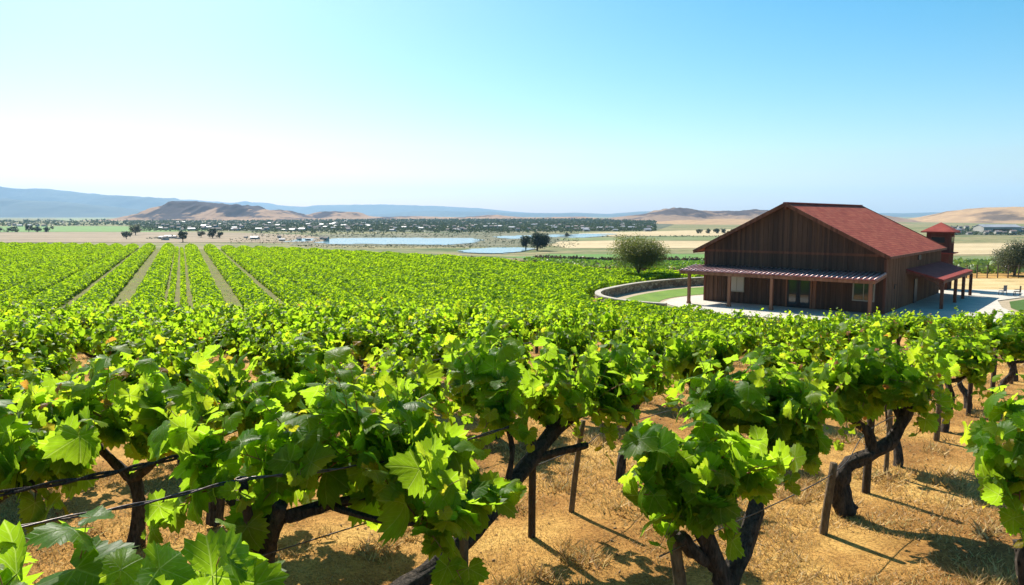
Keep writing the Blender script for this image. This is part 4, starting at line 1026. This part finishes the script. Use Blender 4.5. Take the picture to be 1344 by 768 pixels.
wire([(1.0, 4.8, 0.70), (3.13, 6.98, 0.50), (4.08, 8.15, 0.62), (6.5, 10.9, 0.35), (11, 16, 0.1), (18, 24, -0.8)], 0.005, 'thin low wire fixed to the short leaning stake on the right')
for nm, c_, lab in (('wire_tie', (-1.84, 4.88, 1.215), 'wire loop wound round the top of the leaning stake'), ('wire_clip', (0.10, 6.35, 1.19), 'small pale clip at the end of the tied wire in the centre vine')):
    mb = MB(); ring = [(c_[0] + math.cos(a) * 0.042, c_[1] + math.sin(a) * 0.042, c_[2] - 0.01 + a * 0.0012) for a in np.linspace(0, 12.6, 26)]
    if nm == 'wire_clip': ring = [(c_[0] - 0.03, c_[1] - 0.03, c_[2]), c_, (c_[0] + 0.03, c_[1] + 0.02, c_[2] + 0.01)]
    mb.tube(ring, [0.006 if nm == 'wire_tie' else 0.014] * len(ring), 6); o = mb.build(nm, WIRE if nm == 'wire_tie' else TWINE); tag(o, lab, 'wire tie')

# ------------------------------------------------------------------ dry grass over the near ground
def blades():
    N = 560000
    r_ = np.random.default_rng(5)
    y = 2.5 + 26 * r_.random(N) ** 1.7; x = (r_.random(N) * 1.75 - 0.875) * y * 0.98
    keep = fbm(x * 0.9, y * 0.9, 3) + 0.25 * r_.random(N) > 0.42
    x, y = x[keep], y[keep]; N = len(x); z = zg(x, y)
    h = r_.uniform(0.007, 0.028, N) * (1 + 0.9 * (fbm(x * 0.6 + 9, y * 0.6, 2) > 0.40) + 2.4 * (fbm(x * 1.7 + 40, y * 1.7, 2) > 0.50)) * (0.8 + y * 0.03); a = r_.uniform(0, 6.28, N); wd = h * 0.10 + 0.0024
    lean = r_.uniform(0.3, 1.9, N) * h; b = r_.uniform(0, 6.28, N)
    p0 = np.stack([x - np.cos(a) * wd, y - np.sin(a) * wd, z - 0.004], 1); p1 = np.stack([x + np.cos(a) * wd, y + np.sin(a) * wd, z - 0.004], 1)
    p2 = np.stack([x + np.cos(b) * lean, y + np.sin(b) * lean, z + h], 1)
    V = np.stack([p0, p1, p2], 1).reshape(-1, 3); FA = np.arange(3 * N).reshape(-1, 3)
    return V, FA, np.repeat(r_.random(N), 3)
m, n, p, o = mat('dry_grass_blade'); a = nod(n, 'ShaderNodeAttribute'); a.attribute_name = 'tint'
n.links.new(ramp(n, a.outputs['Fac'], [(0, (0.22, 0.12, 0.045)), (0.45, (0.46, 0.28, 0.10)), (0.85, (0.66, 0.47, 0.20)), (1, (0.32, 0.32, 0.08))]), p.inputs[0]); p.inputs['Roughness'].default_value = 0.7
tr = nod(n, 'ShaderNodeBsdfTranslucent'); tr.inputs[0].default_value = (0.55, 0.36, 0.12, 1); mx = nod(n, 'ShaderNodeMixShader'); mx.inputs[0].default_value = 0.3
n.links.new(p.outputs[0], mx.inputs[1]); n.links.new(tr.outputs[0], mx.inputs[2]); n.links.new(mx.outputs[0], o.inputs[0]); BLADE = m
V, FA, TT = blades()
g_ = np_mesh('dry_grass', V, FA, BLADE, tint=TT); struct(g_, 'stuff'); g_['label'] = 'short dry golden grass over the vineyard soil'; g_['category'] = 'grass'

# fallen leaves, clods and bits of pruned cane
def litter():
    r_ = np.random.default_rng(15); N = 3600
    y = 2.6 + 15 * r_.random(N) ** 1.5; x = (r_.random(N) * 1.7 - 0.85) * y
    z = zg(x, y) + 0.008; V, FA = [], []
    oct_ = np.array([(1, 0, 0), (0, 1, 0), (-1, 0, 0), (0, -1, 0), (0, 0, 0.8), (0, 0, -0.4)]); of = np.array([(0, 1, 4), (1, 2, 4), (2, 3, 4), (3, 0, 4), (1, 0, 5), (2, 1, 5), (3, 2, 5), (0, 3, 5)])
    a = r_.uniform(0, 6.28, N); sz = r_.uniform(0.005, 0.016, N); el = np.where(r_.random(N) < 0.12, r_.uniform(3, 8, N), r_.uniform(0.8, 1.6, N)); th = np.where(el > 2.5, 0.45, 1.0) * sz
    P = oct_[None] * np.stack([sz * el, th, th], 1)[:, None, :] * r_.uniform(0.75, 1.25, (N, 6, 1))
    ca, sa = np.cos(a)[:, None], np.sin(a)[:, None]
    Q = np.stack([P[..., 0] * ca - P[..., 1] * sa + x[:, None], P[..., 0] * sa + P[..., 1] * ca + y[:, None], P[..., 2] + z[:, None]], -1).reshape(-1, 3)
    F_ = (of[None] + (np.arange(N) * 6)[:, None, None]).reshape(-1, 3)
    return Q, F_, np.repeat(r_.random(N), 6)
m, n, p, o = mat('litter_brown'); a = nod(n, 'ShaderNodeAttribute'); a.attribute_name = 'tint'
n.links.new(ramp(n, a.outputs['Fac'], [(0, (0.13, 0.075, 0.04)), (0.5, (0.28, 0.17, 0.08)), (0.8, (0.36, 0.24, 0.12)), (1, (0.30, 0.28, 0.08))]), p.inputs[0]); p.inputs['Roughness'].default_value = 0.9
V, FA, TT = litter(); l_ = np_mesh('leaf_litter', V, FA, m, tint=TT); struct(l_, 'stuff'); l_['label'] = 'clods, twigs and dry leaf bits on the vineyard soil'; l_['category'] = 'litter'

# ------------------------------------------------------------------ the striped vineyard field
fd = np.array([-0.407, 0.9134]); fn = np.array([0.9134, 0.407])
FIELD = [(-60, 41), (10.5, 41), (16, 50), (14, 57), (9.0, 60.2), (6.9, 63), (6.6, 66.2), (7.0, 70.4), (9.0, 74.6), (12.0, 79.0), (15.5, 82.6), (19.0, 85.4), (24, 88.0), (31, 90.3), (40, 91.5), (40, 93), (26, 93), (13, 98), (5, 110), (-10, 130), (-50, 168), (-110, 188), (-175, 200), (-175, 120), (-110, 60)]
drape('field_soil', FIELD, 0.03, SOIL, 3.0)
def field_rows():
    r_ = np.random.default_rng(9); Ps, Ss = [], []
    rows = [(-3.05, 1.2, 1.0), (1.9, 1.2, 1.0), (5.85, 1.15, 1.0), (-7.3, 1.2, 0.95), (-1.15, 0.22, 0.35), (-0.1, 0.2, 0.25)]
    rows += [(-11.2 - 3.5 * k, 1.3, 0.8) for k in range(50)] + [(9.6 + 3.3 * k, 1.28, 0.88) for k in range(58)]
    for k, (off, hwid, hs_) in enumerate(rows):
        smax = 240; n_ = int(46000 * hwid)
        s = 25 + (smax - 25) * r_.random(n_) ** 1.35
        # density thins with distance, leaves grow
        t = r_.uniform(-1, 1, n_); weed = r_.random(n_) < 0.07; t = np.where(weed, t * 1.7, t)
        x = s * fd[0] + (off + t * hwid + 0.35 * (fbm(s * 0.3, np.full(n_, k * 3.1), 2) - .4)) * fn[0]; y = s * fd[1] + (off + t * hwid) * fn[1]
        ok = in_poly(x, y, FIELD) & (np.abs(x) < 0.80 * y + 6)
        x, y, t, weed = x[ok], y[ok], t[ok], weed[ok]; m_ = len(x)
        if not m_: continue
        hh = hs_ * 1.25 * (1 - 0.55 * np.minimum(np.abs(t), 1) ** 2.2) * (0.82 + 0.45 * fbm(x * 0.8, y * 0.8, 2)); u = 1 - (r_.random(m_) ** 2.2); hh = np.where(weed, 0.0, np.maximum(hh, 0.1)); 
        Ps.append(np.stack([x, y, zg(x, y) + 0.07 + hh * u], 1)); Ss.append(np.where(weed, 0.05, 0.052 + 0.00115 * y + 0.02 * r_.random(m_)))
    return np.concatenate(Ps), np.concatenate(Ss)
P, Sz = field_rows()
print('field leaves', len(P))
r_ = np.random.default_rng(2); N = r_.normal(0, 0.46, (len(P), 3)) + np.array([0, -0.15, 0.75]); A = r_.normal(0, 1, (len(P), 3))
X_, Y_, Z_ = basis(N, A); s_ = Sz[:, None] * r_.uniform(0.7, 1.35, (len(P), 1))
Q = np.stack([P - Y_ * s_, P + X_ * s_ * 0.8, P + Y_ * s_, P - X_ * s_ * 0.8], 1).reshape(-1, 3)
clump = fbm(P[:, 0] * 0.25, P[:, 1] * 0.25, 3)
TT = np.repeat(np.clip(0.30 + 0.5 * clump + 0.08 * r_.normal(size=len(P)), 0, 0.9), 4)
f_ = np_mesh('vineyard_field', Q, np.arange(len(Q)).reshape(-1, 4), LEAF_F, tint=TT); struct(f_, 'stuff'); f_['label'] = 'bright green vineyard field in long converging rows'; f_['category'] = 'vineyard'

# ------------------------------------------------------------------ trees
def crown_leaves(c, rad_, n_, size, r_, clumps=24, squash=0.8):
    cc = []
    for k in range(clumps):
        v = r_.normal(size=3); v /= np.linalg.norm(v); v[2] = abs(v[2]) * 0.95 if r_.random() < 0.62 else -abs(v[2]) * 0.75
        cc.append(np.array(c) + v * np.array([rad_, rad_, rad_ * squash]) * r_.uniform(0.35, 0.92))
    cc = np.array(cc); idx = r_.integers(0, clumps, n_)
    g = r_.normal(size=(n_, 3)); g /= np.linalg.norm(g, axis=1, keepdims=True)
    P = cc[idx] + g * (r_.random((n_, 1)) ** 0.45) * rad_ * 0.36
    N = r_.normal(0, 0.8, (n_, 3)) + g * 0.6 + np.array([0, 0, 0.4]); A = r_.normal(0, 1, (n_, 3))
    X_, Y_, Z_ = basis(N, A); s_ = size * r_.uniform(0.6, 1.4, (n_, 1))
    Q = np.stack([P - Y_ * s_, P + X_ * s_ * 0.5, P + Y_ * s_, P - X_ * s_ * 0.5], 1).reshape(-1, 3)
    tt = np.clip(0.45 + 0.12 * r_.normal(size=clumps)[idx] + 0.12 * r_.normal(size=n_), 0, 0.95)
    return Q, np.arange(4 * n_).reshape(-1, 4), np.repeat(tt, 4), cc
def tree(x, y, h, rad_, label, lm, n_=5000, size=0.12, seed=0, trunk=0.28, group=None, name='tree', squash=0.8, clumps=24):
    r_ = np.random.default_rng(seed); random.seed(seed)
    r = empty(name, (x, y, gz(x, y))); tag(r, label, 'tree', group)
    ch = h - rad_ * squash * 0.95
    Q, FA, tt, cc = crown_leaves((0, 0, ch), rad_, n_, size, r_, clumps, squash)
    mb = MB(); fork = max(0.18 * h, 0.3)
    mb.tube([(0, 0, -0.2), (0.05, 0, fork * 0.6), (0, 0.03, fork)], [trunk * 1.25, trunk, trunk * 0.9], 8, 0.12, sub=3)
    for k in cc[:: max(1, len(cc) // 9)]:
        m1 = (k[0] * 0.35, k[1] * 0.35, fork + (k[2] - fork) * 0.5)
        mb.tube([(0, 0, fork * 0.95), m1, tuple(k)], [trunk * 0.5, trunk * 0.32, trunk * 0.1], 5, 0.1, sub=2)
    mb.build('trunk', TBARK, r); np_mesh('crown', Q, FA, lm, r, tint=tt); return r
tree(15.3, 89.0, 5.55, 3.3, 'round olive-grey tree standing just beyond the curved stone wall', TREE_L, 34000, 0.075, 1, 0.18, squash=0.66, clumps=80)
tx, ty = flat(705, 329, VALLEY); tree(tx, ty, 8.2, 5.6, 'large dark round tree at the right end of the small lake', TREE_D, 9000, 0.25, 2, 0.4, squash=0.72)
tx, ty = flat(690, 327, VALLEY); tree(tx, ty, 7.0, 3.0, 'slim dark tree touching the left side of the large lakeside tree', TREE_D, 4000, 0.22, 3, 0.3, squash=1.2)
tx, ty = zf([(1331, 362)])[0]; tree(tx, ty, 4.6, 3.0, 'pale grey-green bushy tree at the right edge beside the post fence', TREE_G, 16000, 0.09, 4, 0.16, squash=0.75, clumps=40)
tx, ty = zf([(1366, 362)])[0]; tree(tx, ty, 4.6, 2.8, 'grey-green tree cut by the right picture edge', TREE_G, 9000, 0.10, 5, 0.16)
fars = [(166, 314, 11, 'L', 'dark bushy tree at the far field edge, left of the tall narrow tree'), (178, 309, 14, 'R', 'broad pale tree in the valley behind the dark bushy field-edge tree'),
        (240, 318, 15, 'N', 'tall narrow dark tree where the field tracks vanish'), (264, 312, 9, 'a', 'smaller dark tree next to the right of the tall narrow one'), (279, 313, 13, 'b', 'largest dark tree of the clump right of the field tracks'), (288, 313, 9, 'c', 'right-hand dark tree of the clump right of the field tracks'),
        (744, 310, 5, 'd', 'small dark tree on the far lake shore above the large lakeside tree'), (846, 327.5, 6, 'e', 'small grey bush on the tan field left of the olive-grey tree'), (857, 327.8, 6, 'f', 'small pale bush on the tan field beside another, near the olive-grey tree')]
for k, (px, py, hpx, _, lab) in enumerate(fars):
    tx, ty = flat(px, py, VALLEY); hh = hpx / 970 * ty
    tree(tx, ty, hh, hh * (0.42 if _ == 'N' else 0.62), lab, TREE_D if _ not in 'Ref' else TREE_G, 1500, hh * 0.05, 20 + k, hh * 0.04, squash=1.0 if _ == 'N' else 0.75, clumps=16)
# dark hedgerow trees in line, each its own
for k, px in enumerate(list(range(-30, 66, 13)) + list(range(918, 1000, 11))):
    far_l = px < 100
    tx, ty = flat(px + random.uniform(-3, 3), 304.8 if far_l else 306.5, VALLEY); hh = ty * random.uniform(6, 9) / 970
    tree(tx, ty, hh, hh * 0.75, 'dark tree in the tree line edging the green valley field at far left' if far_l else 'dark tree in the tree line under the brown hills above the tan field', TREE_D, 500, hh * 0.09, 60 + k, hh * 0.04,
         group='far left tree line' if far_l else 'tree line under the brown hills', clumps=9)

# shrubs, far woods and marsh plants as masses
def mass(name, P, size, lm, label, k=7, flatz=0.8, seed=0, cat='shrubs'):
    r_ = np.random.default_rng(seed); P = np.repeat(P, k, 0); size = np.repeat(size, k)[:, None]
    P = P + r_.normal(0, 0.42, P.shape) * size * np.array([1, 1, flatz * 0.7]); P[:, 2] += size[:, 0] * 0.5
    N = r_.normal(0, 1, P.shape) + np.array([0, -0.4, 0.5]); A = r_.normal(0, 1, P.shape)
    X_, Y_, Z_ = basis(N, A); s_ = size * 0.42 * r_.uniform(0.7, 1.3, size.shape)
    Q = np.stack([P - Y_ * s_, P + X_ * s_, P + Y_ * s_, P - X_ * s_], 1).reshape(-1, 3)
    tt = np.repeat(np.clip(0.45 + 0.2 * r_.normal(size=len(P)), 0, 0.95), 4)
    o = np_mesh(name, Q, np.arange(len(Q)).reshape(-1, 4), lm, tint=tt); struct(o, 'stuff'); o['label'] = label; o['category'] = cat; return o
def rand_px(n_, x0, x1, y0, y1, seed, zfun=None):
    r_ = np.random.default_rng(seed); a = r_.uniform(x0, x1, n_); b = r_.uniform(y0, y1, n_)
    out = []
    for q, w_ in zip(a, b):
        X0, Y0 = flat(q, w_, VALLEY); out.append((X0, Y0, VALLEY))
    return np.array(out)
P = np.concatenate([rand_px(11000, 170, 860, 289.0, 303.5, 1), rand_px(1500, 560, 860, 292, 304, 2), rand_px(700, -100, 240, 290, 296.5, 3), rand_px(700, 1235, 1420, 299, 309, 4), rand_px(300, 330, 760, 303, 306, 14)])
mass('far_woods', P, P[:, 1] * np.random.default_rng(1).uniform(1.3, 2.8, len(P)) / 970, leaf_mat('hazy_wood_leaf', (0.055, 0.085, 0.05), (0.08, 0.12, 0.05), trans=0.3, spec=0.05), 'dark trees spread through the far town across the valley', 6, cat='woods')
P = np.concatenate([rand_px(700, 330, 660, 305.5, 312, 5), rand_px(450, 380, 620, 321.5, 326, 6), rand_px(500, 600, 760, 313.8, 325.5, 7), rand_px(260, 300, 460, 313, 320, 8), rand_px(200, 740, 1000, 309.5, 311.5, 9), rand_px(90, 190, 240, 312, 314, 10)])
LK = [vp([(414, 318), (440, 313), (500, 312), (615, 312.4), (634, 317.5), (605, 321.8), (550, 322.2), (440, 321.5)]), vp([(596, 330), (640, 325.5), (692, 325.5), (700, 328.8), (670, 333.5), (620, 334.5)]), vp([(644, 313.2), (680, 309), (745, 307.9), (750, 310.4), (690, 314)]), vp([(740, 312), (765, 307.2), (803, 306.8), (793, 310.4), (765, 312.6)])]
for lk in LK: P = P[~in_poly(P[:, 0], P[:, 1], lk)]
mass('marsh_shrubs', P, P[:, 1] * np.random.default_rng(2).uniform(0.6, 1.5, len(P)) / 970, TREE_D, 'low dark scrub on the marsh round the lakes', 5)
# rows of small vines on the slope behind the wall and behind the barn
def slope_rows(name, px0, px1, ys, per, size, lm, label, seed):
    r_ = np.random.default_rng(seed); pts = []
    for y in ys:
        (x0, Y0), (x1, Y1) = zf([(px0, y)])[0], zf([(px1, y)])[0]
        for t in np.linspace(0, 1, per):
            x = x0 + (x1 - x0) * t + r_.normal(0, 0.12); yy = Y0 + (Y1 - Y0) * t + r_.normal(0, 0.12); pts.append((x, yy, gz(x, yy)))
    P = np.array(pts); return mass(name, P, np.full(len(P), size) * r_.uniform(0.7, 1.3, len(P)), lm, label, 8, 1.0, seed)
slope_rows('brown_hedge', 590, 800, (334.8,), 10, 0.8, TREE_G, 'x', 30) if False else None
def hedge(name, line, n_, size, lm, label, seed):
    r_ = np.random.default_rng(seed); L = smooth_line(line, 10); t = r_.uniform(0, len(L) - 1.001, n_); i = t.astype(int); f = (t - i)[:, None]
    P2 = L[i] * (1 - f) + L[i + 1] * f + r_.normal(0, 0.35, (n_, 2)); P = np.concatenate([P2, zg(P2[:, 0], P2[:, 1])[:, None]], 1)
    return mass(name, P, size * r_.uniform(0.6, 1.3, n_), lm, label, 7, 1.0, seed)
BROWNL = leaf_mat('dry_brown_leaf', (0.16, 0.12, 0.07), (0.2, 0.14, 0.07), trans=0.2, spec=0.1)
hedge('dry_hedge', [(-14, 137), (-4, 126), (6, 113), (14, 101), (27, 96.5), (44, 97)], 900, 0.6, BROWNL, 'brown scrubby hedge between the striped field and the next green field', 31)
hedge('dry_hedge', [(7, 224), (30, 212), (60, 205), (80, 200)], 500, 0.75, BROWNL, 'grey-green scrub line between the green field and the tan field', 32)
gv = []
for yy in np.linspace(104, 150, 13):
    for xx in np.arange(yy * 0.56, yy * 0.86, 0.9): gv.append((xx, yy, gz(xx, yy)))
gv = np.array(gv) + np.random.default_rng(5).normal(0, 0.15, (len(gv), 3)) * np.array([1, 1, 0])
mass('vine_rows', gv, np.full(len(gv), 0.95), leaf_mat('grey_green_vine', (0.12, 0.19, 0.05), (0.26, 0.38, 0.06), trans=0.35, spec=0.2), 'grey-green vine rows on the slope behind the post fence', 8, 1.0, 33)
gv = []
for yy in np.linspace(112, 168, 20):
    for xx in np.arange(max(0.02 * yy, 42 - yy * 0.28), yy * 0.36, 0.8):
        if yy > 118 - 0.75 * xx + 4: gv.append((xx, yy, gz(xx, yy)))
gv = np.array(gv)
mass('crop_rows', gv, np.full(len(gv), 0.55), leaf_mat('green_crop_leaf', (0.06, 0.15, 0.02), (0.2, 0.38, 0.03), trans=0.4, spec=0.2), 'low green crop on the field beyond the brown hedge', 5, 0.6, 34)

# wire fence behind the barn
fz = zf([(1240, 365)])[0]
fence = empty('post_and_wire_fence', (fz[0], fz[1], gz(*fz))); tag(fence, 'tall post and wire fence beside the dry golden field behind the barn', 'fence')
fp = [zf([(px, 365.0)])[0] for px in np.arange(1214, 1420, 13.6)]
tops = []
for a, b in fp:
    z = gz(a, b); mb = MB(); mb.box((a - fz[0], b - fz[1], 0.75 + z - gz(*fz)), (0.10, 0.10, 1.9)); mb.build('fence_post', POSTD, fence); tops.append((a - fz[0], b - fz[1], z - gz(*fz)))
mb = MB()
for h_ in (0.35, 1.0, 1.6):
    for q0, q1 in zip(tops[:-1], tops[1:]): mb.bar((q0[0], q0[1] - 0.1, q0[2] + h_), (q1[0], q1[1] - 0.1, q1[2] + h_), 0.035)
mb.build('fence_wire', WIRE, fence)

# ------------------------------------------------------------------ town across the valley: separate houses
WALLW = two_tone('house_wall_paint', [(0.3, (0.34, 0.31, 0.27)), (0.7, (0.46, 0.43, 0.38))], 0.1, 0.8, 0)
ROOFG = two_tone('house_roof_tile', [(0.3, (0.16, 0.12, 0.11)), (0.7, (0.30, 0.24, 0.21))], 0.1, 0.8, 0)
ROOFW = two_tone('pale_metal_roof', [(0.3, (0.26, 0.27, 0.29)), (0.7, (0.4, 0.4, 0.42))], 0.1, 0.5, 0)
def house_meshes(w_, d_, h_, rh):
    a = MB(); a.prism([(-w_ / 2, -d_ / 2, 0), (-w_ / 2, d_ / 2, 0), (-w_ / 2, d_ / 2, h_), (-w_ / 2, 0, h_ + rh), (-w_ / 2, -d_ / 2, h_)], (w_, 0, 0))
    b = MB(); e = 0.4
    for sg in (-1, 1): b.prism([(-w_ / 2 - e, 0, h_ + rh + 0.25), (-w_ / 2 - e, sg * (d_ / 2 + e), h_ - 0.05), (-w_ / 2 - e, sg * (d_ / 2 + e), h_ + 0.15), (-w_ / 2 - e, 0, h_ + rh + 0.45)], (w_ + 2 * e, 0, 0))
    c = MB(); c.box((0, -d_ / 2 - 0.05, h_ * 0.5), (w_ * 0.5, 0.1, h_ * 0.35))
    return a, b, c
protoH = []
for spec, rm in (((9, 7, 3.2, 1.6), ROOFG), ((12, 8, 3.5, 1.5), ROOFW), ((7, 7, 5, 1.5), ROOFG)):
    a, b, c = house_meshes(*spec); r = empty('house', (0, 0, 0)); a.build('wall', WALLW, r); b.build('roof', rm, r); c.build('window', GLASS, r); protoH.append(r)
random.seed(12)
HP = []
for k in range(300):
    if k < 245: px, py = random.uniform(200, 860), random.uniform(291, 304)
    elif k < 275: px, py = random.uniform(1238, 1344), random.uniform(300, 308.5)
    elif k < 282: px, py = random.uniform(0, 60), random.uniform(296.5, 297.5)
    elif k < 292: px, py = random.uniform(315, 430), random.uniform(312, 317)
    else: px, py = random.uniform(208, 238), random.uniform(311, 315.5)
    HP.append((px, py))
for k, (px, py) in enumerate(HP):
    src = protoH[k % 3]
    if k < 3: r = src
    else:
        r = src.copy(); COL.objects.link(r)
        for ch in src.children: c_ = ch.copy(); COL.objects.link(c_); c_.parent = r
    X0, Y0 = flat(px, py, VALLEY); r.location = (X0, Y0, VALLEY); r.rotation_euler = (0, 0, random.uniform(-0.6, 0.6)); sc = random.uniform(0.8, 1.3) * (0.3 if py > 310 else 0.45); r.scale = (sc, sc, sc)
    if py > 310: lab, g = ('tiny white shed near the tall narrow tree at the end of the field tracks', 'sheds by the narrow tree') if px < 250 else ('small pale house by the marsh left of the lakes', 'houses by the marsh')
    elif px > 1000: lab, g = 'tiny house of the settlement under the bare hill at far right', 'houses under the right-hand hill'
    elif px < 100: lab, g = 'tiny house in the valley at far left below the blue mountains', 'houses at far left'
    else: lab, g = 'tiny house of the far town spread below the brown hills', 'houses of the far town'
    tag(r, lab, 'house', g)
wx, wy = flat(1308, 304.5, VALLEY)
wh = empty('warehouse', (wx, wy, VALLEY)); tag(wh, 'long low white-roofed shed among the settlement under the bare hill', 'warehouse')
a, b, c = house_meshes(34, 16, 4.5, 2.0); a.build('wall', WALLW, wh); b.build('roof', ROOFW, wh); c.build('window', GLASS, wh)
